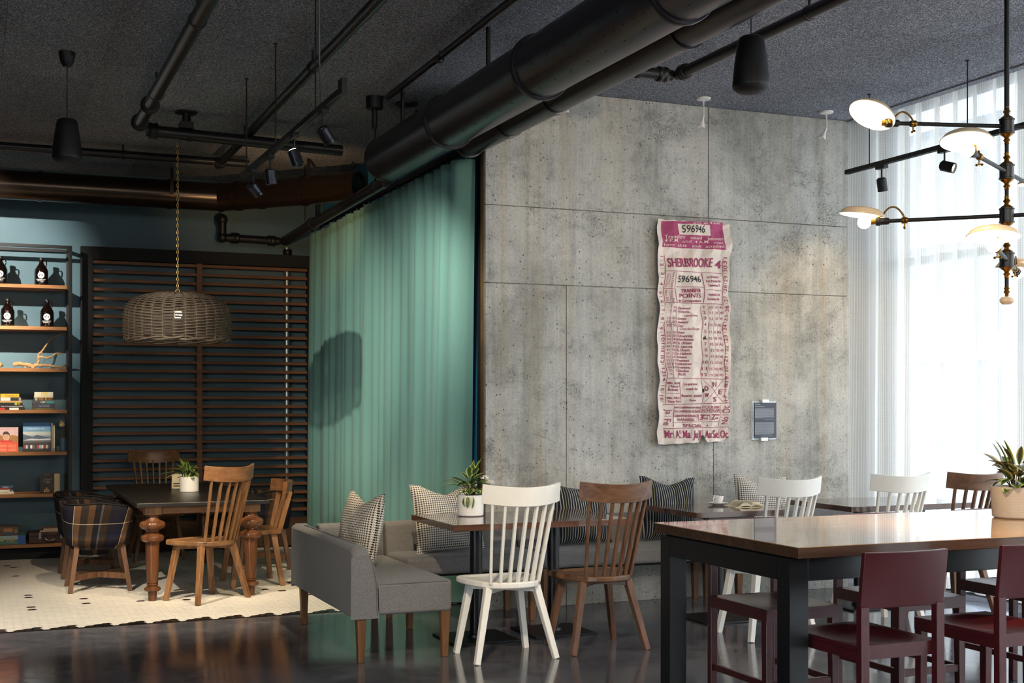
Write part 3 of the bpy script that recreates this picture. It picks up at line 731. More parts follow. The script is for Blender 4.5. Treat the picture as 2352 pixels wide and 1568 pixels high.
head(1.755, 6.92, 3.09, (.62, .25, -.75), 'track spotlight nearest the thick duct, turned sideways')
head(1.755, 7.62, 3.09, (.34, -.1, -1), 'track spotlight with a glowing rear ring, second from the duct')
head(1.755, 8.30, 3.09, (.14, .05, -1), 'track spotlight pointing straight down, third from the duct')
head(1.755, 8.86, 3.09, (.62, .3, -.62), 'track spotlight at the far end, above the back duct')
ring = MB(); ring.lathe([(.014, -.006), (.022, -.007), (.024, -.003)], Vector((1.755, 7.62, 2.985)) - Vector((.34, -.1, -1)).normalized() * .024 + Vector((0, 0, -.029)), 24, Vector((.34, -.1, -1)).normalized())
ring.build('glow_ring', LIT, [o for o in bpy.data.objects if o.get('label', '').startswith('track spotlight with')][0])
track('black spotlight track along the window wall', 6.08, 2.0, 8.07, 3.22, (7.8, 6.78, 5.2, 3.6))
head(6.08, 7.66, 3.22, (.25, .12, -1), 'black track spotlight at the concrete end of the window track', mat='black')
head(6.08, 7.0, 3.22, (.42, -.85, -.32), 'track spotlight with a lit lens facing along the window track', lit=True, mat='black')
head(2.05, 4.55, 3.53, (.55, -.25, -.8), 'dark cylinder spotlight cut by the top edge of the photo', R_=.042, L=.12)

# small white ceiling spots over the concrete wall
for i, (x, y, lab, tl) in enumerate(((3.852, 8.30, 'small white ceiling spot half behind the slim duct', (-.1, 0)), (5.012, 8.367, 'small white ceiling spot in the middle above the concrete wall', (-.2, .1)), (6.128, 8.387, 'small white ceiling spot near the curtain corner', (-.45, .1)))):
    t = thing('ceiling_spot', lab, 'spotlight', (x, y, CEIL), group='white ceiling spots', world=True)
    MB().lathe([(.001, -.014), (.05, -.014), (.054, -.006), (.054, 0)], (x, y, CEIL), 28).build('canopy', MT['white_metal'], t)
    MB().cyl((x, y, CEIL - .012), (x, y, CEIL - .13), .006, n=8).build('stem', MT['white_metal'], t)
    d = Vector((tl[0], tl[1], -1)).normalized(); p = Vector((x, y, CEIL - .13))
    MB().lathe([(.008, 0), (.011, .035), (.014, .045), (.026, .075), (.03, .09), (.026, .092), (.001, .08)], p, 24, d).build('lamp_head', MT['porcelain'], t)

# wicker pendant
wx, wy, wz = 1.455, 10.3, 2.16
wl_ = thing('wicker_pendant', 'wide drum pendant lamp woven from grey-brown wicker on a brass chain', 'pendant lamp', (wx, wy, 1.96), world=True)
NS = 30
def wr(z):  # radius at height above the rim
    if z < .24: return .392 + .010 * math.sin(PI * z / .24)
    t = min(1, (z - .24) / .135); return max(.02, .392 * math.cos(t * PI / 2) ** .55 * (1 - .25 * t * t) if t < 1 else .02)
prof = [(.397, .0), (.399, .05), (.402, .10), (.403, .15), (.40, .20), (.39, .245), (.37, .28), (.335, .312), (.28, .337), (.20, .355), (.10, .365), (.02, .368)]
pl = [0]
for a, b in zip(prof, prof[1:]): pl.append(pl[-1] + math.hypot(b[0] - a[0], b[1] - a[1]))
def pw(s):
    s = max(0, min(pl[-1], s))
    for i in range(len(pl) - 1):
        if s <= pl[i + 1]:
            t = (s - pl[i]) / (pl[i + 1] - pl[i]); return (prof[i][0] + (prof[i + 1][0] - prof[i][0]) * t, prof[i][1] + (prof[i + 1][1] - prof[i][1]) * t)
    return prof[-1]
s = 0.03; row = 0
while s < pl[-1] - .05:
    r, z = pw(s); r2, z2 = pw(s + .01); nx, nz = (z2 - z) / .01, -(r2 - r) / .01
    path = []
    M_ = NS * 4
    for j in range(M_):
        a = 2 * PI * j / M_; w = .0098 * math.cos(a * NS / 2 + (PI if row % 2 else 0)) * min(1, r / .15)
        path.append((wx + (r + w * nx) * math.cos(a), wy + (r + w * nx) * math.sin(a), 1.96 + z + w * nz))
    MB().tube(path, .0053 if r > .1 else .0048, 5, True).build('wicker_strand', MT['wicker'], wl_)
    s += .0109; row += 1
for j in range(NS):
    a = 2 * PI * (j + .5) / NS
    MB().tube([(wx + pw(q * pl[-1])[0] * math.cos(a), wy + pw(q * pl[-1])[0] * math.sin(a), 1.96 + pw(q * pl[-1])[1]) for q in [k / 16 for k in range(17)]], .0045, 5).build('wicker_stake', MT['wicker'], wl_)
for zz, ph in ((0.0, 0), (.012, PI)):
    MB().tube([(wx + (.395 + .007 * math.cos(2 * PI * j / 104 * 13 + ph)) * math.cos(2 * PI * j / 104), wy + (.395 + .007 * math.cos(2 * PI * j / 104 * 13 + ph)) * math.sin(2 * PI * j / 104), 1.96 + zz + .006 * math.sin(2 * PI * j / 104 * 13 + ph)) for j in range(104)], .009, 6, True).build('rim_braid', MT['wicker'], wl_)
MB().ball((wx, wy, 2.17), .034, 16, 1.15).build('bulb', m_emit('lounge_bulb', (1, .72, .38), 90), wl_)
MB().lathe([(.001, .30), (.022, .30), (.022, .24), (.018, .21)], (wx, wy, 1.96), 16).build('lamp_holder', MT['black'], wl_)
MB().tube([(wx + .014 * math.cos(a), wy, 2.345 + .02 * math.sin(a)) for a in [2 * PI * j / 16 for j in range(16)]], .004, 6, True).build('hook', MT['gold'], wl_)
ch = MB(); zc = 2.365; i = 0
while zc < 3.50:
    ax = (1, 0) if i % 2 else (0, 1)
    ch.tube([(wx + .0075 * math.cos(a) * ax[0], wy + .0075 * math.cos(a) * ax[1], zc + .0165 * math.sin(a)) for a in [2 * PI * j / 10 for j in range(10)]], .0026, 5, True)
    zc += .026; i += 1
stuff(ch.build('chain', MT['gold'], wl_))
MB().cyl((wx + .006, wy, 2.33), (wx + .006, wy, 3.53), .002, n=5).build('flex', MT['black'], wl_)
MB().tube([(wx, wy, 3.50), (wx, wy, 3.53), (wx + .02, wy, 3.55)], .004, 6).build('hook', MT['gold'], wl_)

# branching chandelier over the bar table
def cpt(x, D, y): 
    r = (x - 1176) / FPX * D; c, s = math.cos(TH), math.sin(TH); return Vector((c * r + s * D, -s * r + c * D, EYE + (HZ - y) / FPX * D))
P0 = cpt(2312.5, 6.08, 600); hx_, hy_ = P0.x, P0.y
chd = thing('chandelier', 'tall black and brass chandelier with cream enamel dish shades above the bar table', 'chandelier', (hx_, hy_, 1.94), world=True)
zt = lambda y: EYE + (HZ - y) / FPX * 6.08
def bz(prof, z, nm, mat, n=28): return MB().lathe(prof, (hx_, hy_, z), n).build(nm, MT[mat], chd)
MB().cyl((hx_, hy_, zt(675)), (hx_, hy_, zt(604)), .0095, n=16).build('pole', MT['black'], chd)
for ya, yb in ((590, 520), (488, 410), (388, 310)): MB().cyl((hx_, hy_, zt(ya)), (hx_, hy_, zt(yb)), .0095, n=16).build('pole', MT['black'], chd)
MB().cyl((hx_, hy_, zt(280)), (hx_, hy_, CEIL), .0115, n=16).build('pole', MT['black'], chd)
bz([(.001, -.02), (.02, -.018), (.032, -.006), (.033, .004), (.024, .015), (.006, .02)], zt(690), 'finial', 'enamel')
bz([(.006, -.02), (.01, -.012), (.007, -.006), (.016, .004), (.009, .012), (.014, .02), (.009, .028)], zt(672), 'finial_collar', 'brass')
arms = []
for yh, Ps in ((290, (2042, 6.01, 284)), (395, (2236, 5.63, 362)), (495, (2012, 6.28, 510)), (597, (2291, 5.66, 577))):
    z = zt(yh)
    bz([(.03, -.036), (.036, -.034), (.036, -.028), (.033, -.026), (.033, .026), (.036, .028), (.036, .034), (.03, .036), (.001, .038)], z, 'hub', 'blackgloss')
    bz([(.034, -.03), (.026, -.042), (.014, -.05), (.010, -.058), (.017, -.066), (.010, -.074), (.012, -.084)], z, 'hub_collar', 'brass')
    bz([(.034, .03), (.026, .042), (.013, .05), (.010, .058), (.018, .068), (.010, .078), (.012, .09)], z, 'hub_collar', 'brass')
    e = cpt(*Ps); d = Vector((e.x - hx_, e.y - hy_, 0)); L = .60; d.normalize()
    arms.append((Vector((hx_, hy_, z)), d)); 
tilts = [(.62, .30), (.16, -.05), (.22, .05), (.02, .05), (.15, 0), (.15, 0), (.15, 0), (.12, 0)]
lamp_i = 0
for o_, d0 in arms:
    for sg in (1, -1):
        d = d0 * sg
        MB().cyl(o_ + d * .03, o_ + d * .56, .0095, n=14).build('arm', MT['black'], chd)
        so = o_ + d * .56
        _m = MB().lathe([(.008, -.03), (.014, -.03), (.017, -.022), (.017, .01), (.021, .014), (.021, .03), (.019, .034)], so, 20, d); sk = _m.build('socket', MT['black'], chd)
        MB().lathe([(.012, .034), (.014, .05), (.013, .055)], so, 18, d).build('bulb_cap', MT['brass'], sk)
        MB().ball(so + d * .088, .032, 18).build('bulb', MT['bulb'], sk)
        # brass wing clamp and curved shade bracket
        k_ = o_ + d * .46
        _m = MB().lathe([(.010, -.014), (.014, -.014), (.016, -.006), (.013, 0), (.016, .006), (.014, .014), (.010, .014)], k_, 18, d); ck = _m.build('clamp', MT['brass'], chd)
        sd_ = d.cross(Vector((0, 0, 1))).normalized()
        MB().cyl(k_ - Vector((0, 0, .014)), k_ - Vector((0, 0, .034)), .004, n=8).ball(k_ - Vector((0, 0, .036)) + sd_ * .012, .006, 8).ball(k_ - Vector((0, 0, .036)) - sd_ * .012, .006, 8).tube([k_ - Vector((0, 0, .034)) - sd_ * .01, k_ - Vector((0, 0, .034)) + sd_ * .01], .0035, 6).build('wing_screw', MT['brass'], ck)
        up = Vector((0, 0, 1)); tl, tw = tilts[lamp_i]; lamp_i += 1
        nrm = (up + d * tl * -1.0 * -1 + sd_ * tw); nrm = (up - d * -tl * -1 + sd_ * tw).normalized() if lamp_i != 1 else (up - d * .55 - sd_ * -.25).normalized()
        sc0 = o_ + d * .655 + up * .045
        e_ = (d - nrm * d.dot(nrm)).normalized()
        att = sc0 - e_ * .098 + nrm * .002
        ptsb = []
        for q in range(13):
            t = q / 12
            ptsb.append(k_ + up * .012 + (att - k_ - up * .012) * t + up * .045 * math.sin(PI * t) ** .8)
        bk = MB().tube(ptsb, .0045, 8).build('shade_bracket', MT['brass'], chd)
        MB().box(att + e_ * .012 - nrm * .004, (.022, .022, .016)).build('bracket_clip', MT['brass'], bk)
        ro = [(.111, -.012), (.1105, -.009), (.106, -.004), (.095, .010), (.078, .020), (.066, .0235), (.06, .0235), (.03, .029), (.001, .031)]
        ds = MB().lathe(ro, sc0, 44, nrm).build('dish_shade', MT['enamel'], chd)
        MB().lathe([(.111, -.012), (.109, -.0135), (.104, -.008), (.093, .0055), (.076, .0155), (.06, .019), (.03, .0245), (.001, .0265)], sc0, 44, nrm).build('dish_lining', MT['enamel_in'], ds)
# ================================================================== FURNITURE
def spindle_chair(label, loc, rot, mat, seatmat, group, railmat, hgt=1.012, name='spindle_chair'):
    t = thing(name, label, 'chair', loc, rot, group)
    sc = hgt / 1.012
    # seat: straight front, sides drawing in to a rounded back
    half = [(.0, .215), (.17, .215), (.205, .205), (.226, .18), (.228, .13), (.222, .05), (.205, -.04), (.18, -.115), (.14, -.175), (.10, -.205), (.05, -.222), (.0, -.227)]
    out = half + [(-x, y) for x, y in reversed(half[1:-1])]
    out = out[::-1]
    def ringz(k, z, dy=0): return [(x * k, y * k + dy, z) for x, y in out]
    rs = [ringz(.965, .418), ringz(1, .426), ringz(1, .450), ringz(.975, .456), ringz(.86, .455, .004), ringz(.74, .447, .008), ringz(.4, .442, .01)]
    n = len(out); mb = MB(); vs = [p for r in rs for p in r]
    fs = [tuple(reversed(range(n)))]
    for i in range(len(rs) - 1):
        for j in range(n): fs.append((i * n + j, i * n + (j + 1) % n, (i + 1) * n + (j + 1) % n, (i + 1) * n + j))
    fs.append(tuple((len(rs) - 1) * n + j for j in range(n)))
    mb.add(vs, fs).build('seat', MT[seatmat], t, .003, 2)
    for sx in (-1, 1):
        MB().bar((sx * .155, .135, .42), (sx * .225, .182, 0), .040, .048, .032, .036, side=(1, .0, 0)).build('leg', MT[mat], t, .003, 1)
        MB().bar((sx * .150, -.125, .42), (sx * .247, -.198, 0), .040, .048, .032, .036, side=(1, .0, 0)).build('leg', MT[mat], t, .003, 1)
        MB().bar((sx * .158, .137, .402), (-sx * .153, -.127, .402), .03, .034, side=(1, -1, 0)).build('brace', MT[mat], t, .002, 1)
    N = 7
    for i in range(N):
        u = -1 + 2 * i / (N - 1)
        a = Vector((u * .148, -.205 + .045 * u * u, .448)); b = Vector((u * .188, -.350 + .067 * u * u, (.905 + .02) * sc))
        MB().bar(a, b, .0175, .028, .0155, .024, side=(1, .35 * u, 0)).build('spindle', MT[mat], t, .0022, 1)
    # bent top rail
    def rail(u, v):
        q = u * 2 - 1; x = q * .236; 
        y = -.348 + .085 * q * q
        prof = [(-.0105, .900), (.0105, .900), (.0105 - .006, 1.012), (-.0105 - .006, 1.012)]
        return (x, y, 0)
    nu = 16; vs = []; fs = []
    for i in range(nu + 1):
        q = -1 + 2 * i / nu; x = q * .236; y = -.350 + .105 * q * q; zq = .018 * q * q - .007
        tx = Vector((.236, .21 * q, 0)).normalized(); nrm = Vector((-tx.y, tx.x, 0))
        for (o, z, ln) in ((-.011, .903, 0), (.011, .903, 0), (.011, 1.012, -.016), (-.011, 1.012, -.016)):
            p = Vector((x, y + ln, z * sc + zq)) + nrm * o; vs.append(p)
    for i in range(nu):
        for j in range(4):
            fs.append((i * 4 + j, (i + 1) * 4 + j, (i + 1) * 4 + (j + 1) % 4, i * 4 + (j + 1) % 4))
    fs += [(0, 1, 2, 3), (nu * 4 + 3, nu * 4 + 2, nu * 4 + 1, nu * 4)]
    MB().add(vs, fs, False).build('top_rail', MT[railmat], t, .003, 3)
    return t
G1 = 'spindle-back chairs'
wc = spindle_chair('white spindle-back chair nearest the grey bench, in front of the potted plant', (2.855, 7.02, 0), .02, 'white', 'white', G1, 'white')
dup(wc, (4.66, 7.03, 0), .05, 'white spindle-back chair at the table with the cup and open book', G1)
dup(wc, (5.58, 7.10, 0), .0, 'white spindle-back chair against the sheer curtain, beside the dark chair', G1)
nc = spindle_chair('walnut spindle-back chair to the right of the nearest white chair', (3.467, 7.05, 0), .03, 'walnut', 'walnut_seat', G1, 'walnut_x')
dup(nc, (6.20, 7.10, 0), .0, 'dark walnut spindle-back chair silhouetted by the window, behind the pot on the bar table', G1)
oc = spindle_chair('golden wood spindle-back chair pulled out at the near end of the dining table', (1.605, 9.91, 0), math.atan2(.2, .32), 'oak', 'oak_seat', G1, 'oak_x')
dup(oc, (1.60, 12.66, 0), PI, 'golden wood spindle-back chair at the far end of the dining table behind the plant', G1)

# low-backed chair at the right of the dining table
lc = thing('low_back_chair', 'low-backed golden wood chair seen side-on at the right of the dining table', 'chair', (2.10, 10.64, 0), PI / 2)
half = [(.0, .215), (.2, .212), (.232, .19), (.235, .10), (.232, -.10), (.215, -.19), (.17, -.215), (.0, -.222)]
out = (half + [(-x, y) for x, y in reversed(half[1:-1])])[::-1]
MB().prism(out, .42, .455).build('seat', MT['oak_seat'], lc, .005, 2)
for sx in (-1, 1):
    MB().bar((sx * .17, .15, .42), (sx * .235, .20, 0), .04, .05, .034, .038).build('leg', MT['oak'], lc, .003, 1)
    MB().bar((sx * .17, -.14, .42), (sx * .235, -.20, 0), .04, .05, .034, .038).build('leg', MT['oak'], lc, .003, 1)
    MB().bar((sx * .15, -.195, .45), (sx * .20, -.27, .76), .03, .04).build('back_post', MT['oak'], lc, .003, 1)
    MB().bar((sx * .06, -.205, .45), (sx * .07, -.29, .76), .02, .03).build('spindle', MT['oak'], lc, .002, 1)
def arc_rail(mb, hw, z0, z1, y0, sag, th, lean=-.012, nu=14):
    vs = []; fs = []
    for i in range(nu + 1):
        q = -1 + 2 * i / nu; x = q * hw; y = y0 + sag * q * q
        tx = Vector((hw, 2 * sag * q, 0)).normalized(); nrm = Vector((-tx.y, tx.x, 0))
        for (o, z, ln) in ((-th / 2, z0, 0), (th / 2, z0, 0), (th / 2, z1, lean), (-th / 2, z1, lean)): vs.append(Vector((x, y + ln, z)) + nrm * o)
    for i in range(nu):
        for j in range(4): fs.append((i * 4 + j, (i + 1) * 4 + j, (i + 1) * 4 + (j + 1) % 4, i * 4 + (j + 1) % 4))
    fs += [(0, 1, 2, 3), (nu * 4 + 3, nu * 4 + 2, nu * 4 + 1, nu * 4)]
    return mb.add(vs, fs)
arc_rail(MB(), .25, .745, .845, -.30, .09, .036).build('top_rail', MT['oak_x'], lc, .003, 3)

# plaid tub chairs with crossed stretchers
def tub_chair(label, loc, rot):
    t = thing('tub_chair', label, 'chair', loc, rot, 'plaid tub chairs')
    # shell: back at -y, open front at +y
    def sq(a, k, p=3.4):
        c, s = math.cos(a), math.sin(a); r = (abs(c) ** p + abs(s) ** p) ** (-1 / p); return c * r * k, s * r * k
    a0, a1 = math.radians(125), math.radians(415)
    def shell(off):
        def f(u, v):
            a = a0 + (a1 - a0) * u; k = .245 + .045 * v + off
            x, y = sq(a, k); dip = .06 * max(0, math.cos(a - PI / 2)) 
            return (x, y, .365 + (.325 - dip + .01 * math.sin(a * 2)) * v)
        return f
    nu, nv = 60, 8; mb = MB(); A = [shell(0)(i / nu, j / nv) for j in range(nv + 1) for i in range(nu + 1)]; B = [shell(-.05)(i / nu, j / nv) for j in range(nv + 1) for i in range(nu + 1)]
    w = nu + 1; n0 = len(A); vs = A + B; fs = []
    for j in range(nv):
        for i in range(nu):
            q = (j * w + i, j * w + i + 1, (j + 1) * w + i + 1, (j + 1) * w + i)
            fs.append(q); fs.append(tuple(n0 + k for k in reversed(q)))
    for i in range(nu):
        fs.append((nv * w + i, nv * w + i + 1, n0 + nv * w + i + 1, n0 + nv * w + i)); fs.append((i + 1, i, n0 + i, n0 + i + 1))
    for j in range(nv):
        fs.append((j * w, (j + 1) * w, n0 + (j + 1) * w, n0 + j * w)); fs.append(((j + 1) * w + nu, j * w + nu, n0 + j * w + nu, n0 + (j + 1) * w + nu))
    mb.add(vs, fs, True).build('shell', MT['plaid'], t)
    MB().tube([shell(-.025)(i / 40, 1.03) for i in range(41)], .007, 6).build('piping', MT['jamb'], t)
    cu = [sq(2 * PI * i / 40, .225) for i in range(40)]
    MB().prism(cu, .33, .46).build('seat_cushion', MT['plaid'], t, .03, 4)
    for sx in (-1, 1):
        for sy in (-1, 1):
            MB().bar((sx * .175, sy * .17, .37), (sx * .225, sy * .225, 0), .04, .04, .034, .034).build('leg', MT['walnut'], t, .003, 1)
    MB().bar((-.2, -.2, .115), (.2, .2, .115), .045, .028, side=(0, 0, 1)).build('cross_stretcher', MT['walnut'], t, .002, 1)
    MB().bar((-.2, .2, .115), (.2, -.2, .115), .045, .026, side=(0, 0, 1)).build('cross_stretcher', MT['walnut'], t, .002, 1)
    MB().b2(-.19, .19, -.19, .19, .335, .36).build('seat_frame', MT['walnut'], t, .003)
    return t
ta = tub_chair('plaid wool tub chair nearest the viewer at the left of the dining table', (.905, 10.82, 0), -PI / 2)
dup(ta, (.905, 11.73, 0), -PI / 2, 'plaid wool tub chair partly hidden behind the nearer plaid chair')
dup(ta, (2.36, 11.62, 0), PI / 2, 'plaid wool tub chair on the far right side of the dining table')

# dining table
dt = thing('dining_table', 'farmhouse dining table with turned wooden legs and a black slate top', 'table', (1.59, 11.08, 0), world=True)
TX0, TX1, TY0, TY1 = 1.10, 2.085, 9.87, 12.30
MB().b2(TX0, TX1, TY0, TY1, .708, .738).build('tabletop', MT['slate'], dt, .004, 2)
lp = [(.029, 0), (.031, .012), (.034, .066), (.034, .068), (.046, .072), (.058, .078), (.0625, .088), (.058, .099), (.044, .107), (.037, .110), (.036, .113), (.041, .118), (.043, .124), (.041, .130), (.037, .133), (.041, .136), (.0525, .436), (.0525, .440), (.07, .444), (.083, .455), (.087, .470), (.083, .486), (.068, .497), (.058, .500), (.05, .508), (.047, .518), (.052, .528), (.060, .530), (.062, .534), (.082, .542), (.095, .556), (.097, .569), (.092, .585), (.078, .597), (.062, .602), (.060, .606), (.052, .612), (.047, .624), (.05, .642), (.053, .650)]
for x in (TX0 + .125, TX1 - .125):
    for y in (TY0 + .115, TY1 - .115):
        MB().lathe(lp, (x, y, 0), 40).build('leg', MT['turned'], dt)
        MB().b2(x - .062, x + .062, y - .062, y + .062, .648, .708).build('corner_block', MT['oak'], dt, .002)
for y in (TY0 + .115, TY1 - .115): MB().b2(TX0 + .19, TX1 - .19, y - .05 if y < 11 else y + .028, y - .028 if y < 11 else y + .05, .632 + .02, .708).build('apron', MT['oak_x'], dt, .002)
for x in (TX0 + .125, TX1 - .125): MB().b2(x - .05 if x < 1.5 else x + .028, x - .028 if x < 1.5 else x + .05, TY0 + .18, TY1 - .18, .652, .708).build('apron', MT['oak_x'], dt, .002)

# benches -----------------------------------------------------------
def softbox(x0, x1, y0, y1, z0, z1, name, t, r=.028, mat='bench'):
    return MB().b2(x0, x1, y0, y1, z0, z1).build(name, MT[mat], t, r, 4)
def bleg(t, x, y, h):
    MB().bar((x, y, h), (x, y, 0), .056, .056, .036, .036).build('leg', MT['bench_leg'], t, .003, 1)
b1 = thing('corner_bench', 'grey upholstered corner bench with its low back toward the viewer', 'bench', (2.27, 7.85, 0), group='grey upholstered benches', world=True)
seat1 = softbox(2.09, 2.565, 7.095, 8.44, .268, .452, 'seat', b1, .022)
def back_prof(): return [(1.965, .262), (2.115, .262), (2.108, .46), (2.085, .60), (2.075, .645), (2.055, .662), (1.99, .662), (1.968, .645)]
# left back: falls away in a soft curve at its near end
mb = MB(); ny = 30; pr = back_prof(); vs = []
for j in range(ny + 1):
    y = 7.095 + (8.585 - 7.095) * (j / ny) ** 1.5
    t_ = max(0, 1 - (y - 7.095) / .10); drop = .055 * t_ ** 2.2
    for (x, z) in pr:
        zz = z - drop * max(0, (z - .45) / .21); vs.append((x + (.012 * t_ ** 2 if x > 2.03 else -.0) * -1 * (1 if z > .5 else 0), y, zz))
k_ = len(pr); fs = [(j * k_ + i, j * k_ + (i + 1) % k_, (j + 1) * k_ + (i + 1) % k_, (j + 1) * k_ + i) for j in range(ny) for i in range(k_)]
fs += [tuple(range(k_)), tuple(reversed([ny * k_ + i for i in range(k_)]))]
fs = [tuple(reversed(f)) for f in fs]
mb.add(vs, fs).build('back', MT['bench'], b1, .012, 4); bk1 = b1.children[-1] if 0 else [o for o in C.objects if o.parent == b1][-1]
MB().tube([(2.114, 7.094, .27), (2.108, 7.092, .45), (2.088, 7.093, .56), (2.066, 7.10, .603), (2.04, 7.12, .622), (2.03, 7.16, .648), (2.03, 7.25, .662), (2.03, 7.6, .665), (2.03, 8.5, .665)], .0045, 6).build('piping', MT['piping'], bk1)
MB().tube([(2.118, 7.10, .443), (2.30, 7.094, .446), (2.54, 7.10, .443), (2.562, 7.13, .44), (2.564, 7.5, .442), (2.564, 8.4, .442)], .0035, 6).build('piping', MT['piping'], seat1)
mb = MB().prism([(8.44, .262), (8.585, .262), (8.585, .645), (8.565, .668), (8.50, .668), (8.475, .65), (8.455, .50)], 2.12, 2.562, 'x').build('back', MT['bench'], b1, .014, 4)
for (x, y) in ((2.025, 7.135), (2.53, 7.135), (2.03, 8.53), (2.52, 8.53)): bleg(b1, x, y, .275)
def bench(label, x0, x1, zt=.47, legx=None):
    t = thing('wall_bench', label, 'bench', ((x0 + x1) / 2, 8.3, 0), group='grey upholstered benches', world=True)
    softbox(x0, x1, 8.02, 8.45, zt - .118, zt, 'seat', t, .03)
    MB().prism([(8.445, zt - .11), (8.585, zt - .11), (8.588, .645), (8.57, .668), (8.51, .668), (8.487, .65), (8.462, .52)], x0, x1, 'x').build('back', MT['bench'], t, .014, 4)
    MB().b2(x0 + .03, x1 - .03, 8.08, 8.52, zt - .135, zt - .115).build('base_frame', MT['jamb'], t)
    for x in (x0 + .045, x1 - .045):
        for y in (8.09, 8.54): bleg(t, x, y, zt - .12)
    return t
bench('short grey bench under the houndstooth pillow, beside the corner bench', 2.582, 3.545)
bench('grey bench along the concrete wall under the striped pillows', 3.555, 5.085)
bench('grey bench along the concrete wall beside the window curtain', 5.095, 6.62)

# pillows
def pillow(label, loc, rx, rz, mat, w=.43, h=.43, th=.075, seed=0, chop=.05, roll=0):
    t = thing('throw_pillow', label, 'pillow', loc, 0, 'patterned throw pillows')
    r = random.Random(seed)
    def f(sg):
        def g(u, v):
            a, b = u * 2 - 1, v * 2 - 1
            e = (1 - abs(a) ** 2.6) * (1 - abs(b) ** 2.6)
            pin = 1 - .07 * (1 - b * b) * abs(a) ** 3; piv = 1 - .07 * (1 - a * a) * abs(b) ** 3
            x = a * w / 2 * pin; z = b * h / 2 * piv
            if b > -.2: z -= chop * (1 - min(1, abs(a) / .75) ** 1.3) * ((b + .2) / 1.2) ** 1.5
            d = th * e ** .55 * (1 - .25 * max(0, b) * (1 - abs(a)))
            d += .006 * math.sin(9 * a + seed) * math.sin(7 * b) * e
            return (x, sg * d, z)
        return g
    mb = MB().grid(f(-1), 30, 30); mb.grid(f(1), 30, 30)
    nb = 31 * 31
    for i in range(nb, 2 * nb): pass
    half = len(mb.f) // 2
    mb.f = mb.f[:half] + [tuple(reversed(q)) for q in mb.f[half:]]
    o = mb.build('cover', MT[mat], t)
    ring = [f(1)(i / 30, 0) for i in range(30)] + [f(1)(1, i / 30) for i in range(30)] + [f(1)(1 - i / 30, 1) for i in range(30)] + [f(1)(0, 1 - i / 30) for i in range(30)]
    MB().tube(ring, .0032, 5, True).build('seam', MT[mat], t)
    t.rotation_euler = (rx, roll, rz); return t
pillow('black and white houndstooth pillow leaning on the back of the corner bench', (2.255, 7.94, .685), -.20, -PI / 2 + .2, 'hound', .46, .46, .088, 1, .06)
pillow('black and white houndstooth pillow facing the viewer under the potted plant', (2.965, 8.30, .705), -.22, .02, 'hound', .49, .47, .085, 2, .07, -.04)
pillow('dark pinstriped pillow half hidden behind the walnut chair', (3.99, 8.33, .69), -.20, .0, 'stripe', .43, .42, .08, 3, .02)
pillow('dark pinstriped pillow to the right of the walnut chair', (4.70, 8.34, .71), -.20, -.04, 'stripe', .45, .46, .085, 4, .05, .05)
pillow('small-checked houndstooth pillow behind the open book', (5.50, 8.33, .705), -.22, -.05, 'hound', .46, .46, .08, 5, .05, .05)

# cafe tables
def cafe(label, x0, x1, y0, y1, pole):
    t = thing('cafe_table', label, 'table', (pole[0], pole[1], 0), group='cafe tables', world=True)
    MB().b2(x0, x1, y0, y1, .712, .75).build('tabletop', MT['walnut_top'], t, .002)
    MB().cyl((pole[0], pole[1], .012), (pole[0], pole[1], .70), .039, n=32).build('pole', MT['blackgloss'], t)
    MB().lathe([(.039, .034), (.052, .03), (.055, .012)], (pole[0], pole[1], 0), 28).build('collar', MT['blackgloss'], t)
    MB().b2(pole[0] - .215, pole[0] + .215, pole[1] - .215, pole[1] + .215, 0, .013).build('base_plate', MT['blackgloss'], t, .003)
    MB().b2(pole[0] - .18, pole[0] + .18, pole[1] - .18, pole[1] + .18, .70, .712).build('top_plate', MT['blackgloss'], t)
cafe('walnut cafe table carrying the potted plant, left of the pair', 2.63, 3.222, 7.25, 8.06, (2.905, 7.60))
cafe('walnut cafe table behind the walnut chair, right of the pair', 3.226, 3.818, 7.25, 8.06, (3.455, 7.64))
cafe('walnut cafe table with the coffee cup and open book', 4.42, 5.14, 7.47, 8.17, (4.70, 7.66))
cafe('walnut cafe table by the sheer curtain, behind the white chair', 5.675, 6.235, 7.48, 8.22, (5.95, 7.75))
cafe('walnut cafe table in the window corner behind the dark chair', 6.24, 6.78, 7.48, 8.22, (6.5, 7.75))

# bar table
bt = thing('bar_table', 'long counter-height bar table with a glossy wood top on a black steel frame', 'table', (4.3, 4.74, 0), world=True)
BX0, BX1, BY0, BY1 = 2.915, 6.35, 4.17, 5.31
MB().b2(BX0 + .004, BX1, BY0 + .004, BY1, .876, .9185).build('top_edge', MT['bar_edge'], bt, .002)
for i in range(7):
    y0 = BY0 + i * (BY1 - BY0) / 7
    MB().b2(BX0, BX1 + .004, y0 + .0004, y0 + (BY1 - BY0) / 7 - .0004, .9175, .9205).build('plank', MT['bar_top'], bt, .0006, 1)
lx0, lx1, ly0, ly1 = 2.935, 6.33, 4.255, 5.285
for x in (lx0, lx1 - .09):
    for y in (ly0, ly1 - .085): MB().b2(x, x + .09, y, y + .085, 0, .868).build('leg', MT['blackgloss'], bt, .003)
for x in (lx0, lx1 - .05): MB().b2(x, x + .05, ly0 + .085, ly1 - .085, .775, .867).build('apron_beam', MT['blackgloss'], bt, .003)
for y in (ly0, ly1 - .05): MB().b2(lx0 + .09, lx1 - .09, y, y + .05, .775, .867).build('apron_beam', MT['blackgloss'], bt, .003)
MB().b2(lx0 + .02, lx1 - .02, ly0 + .02, ly1 - .02, .867, .877).build('top_plate', MT['jamb'], bt)

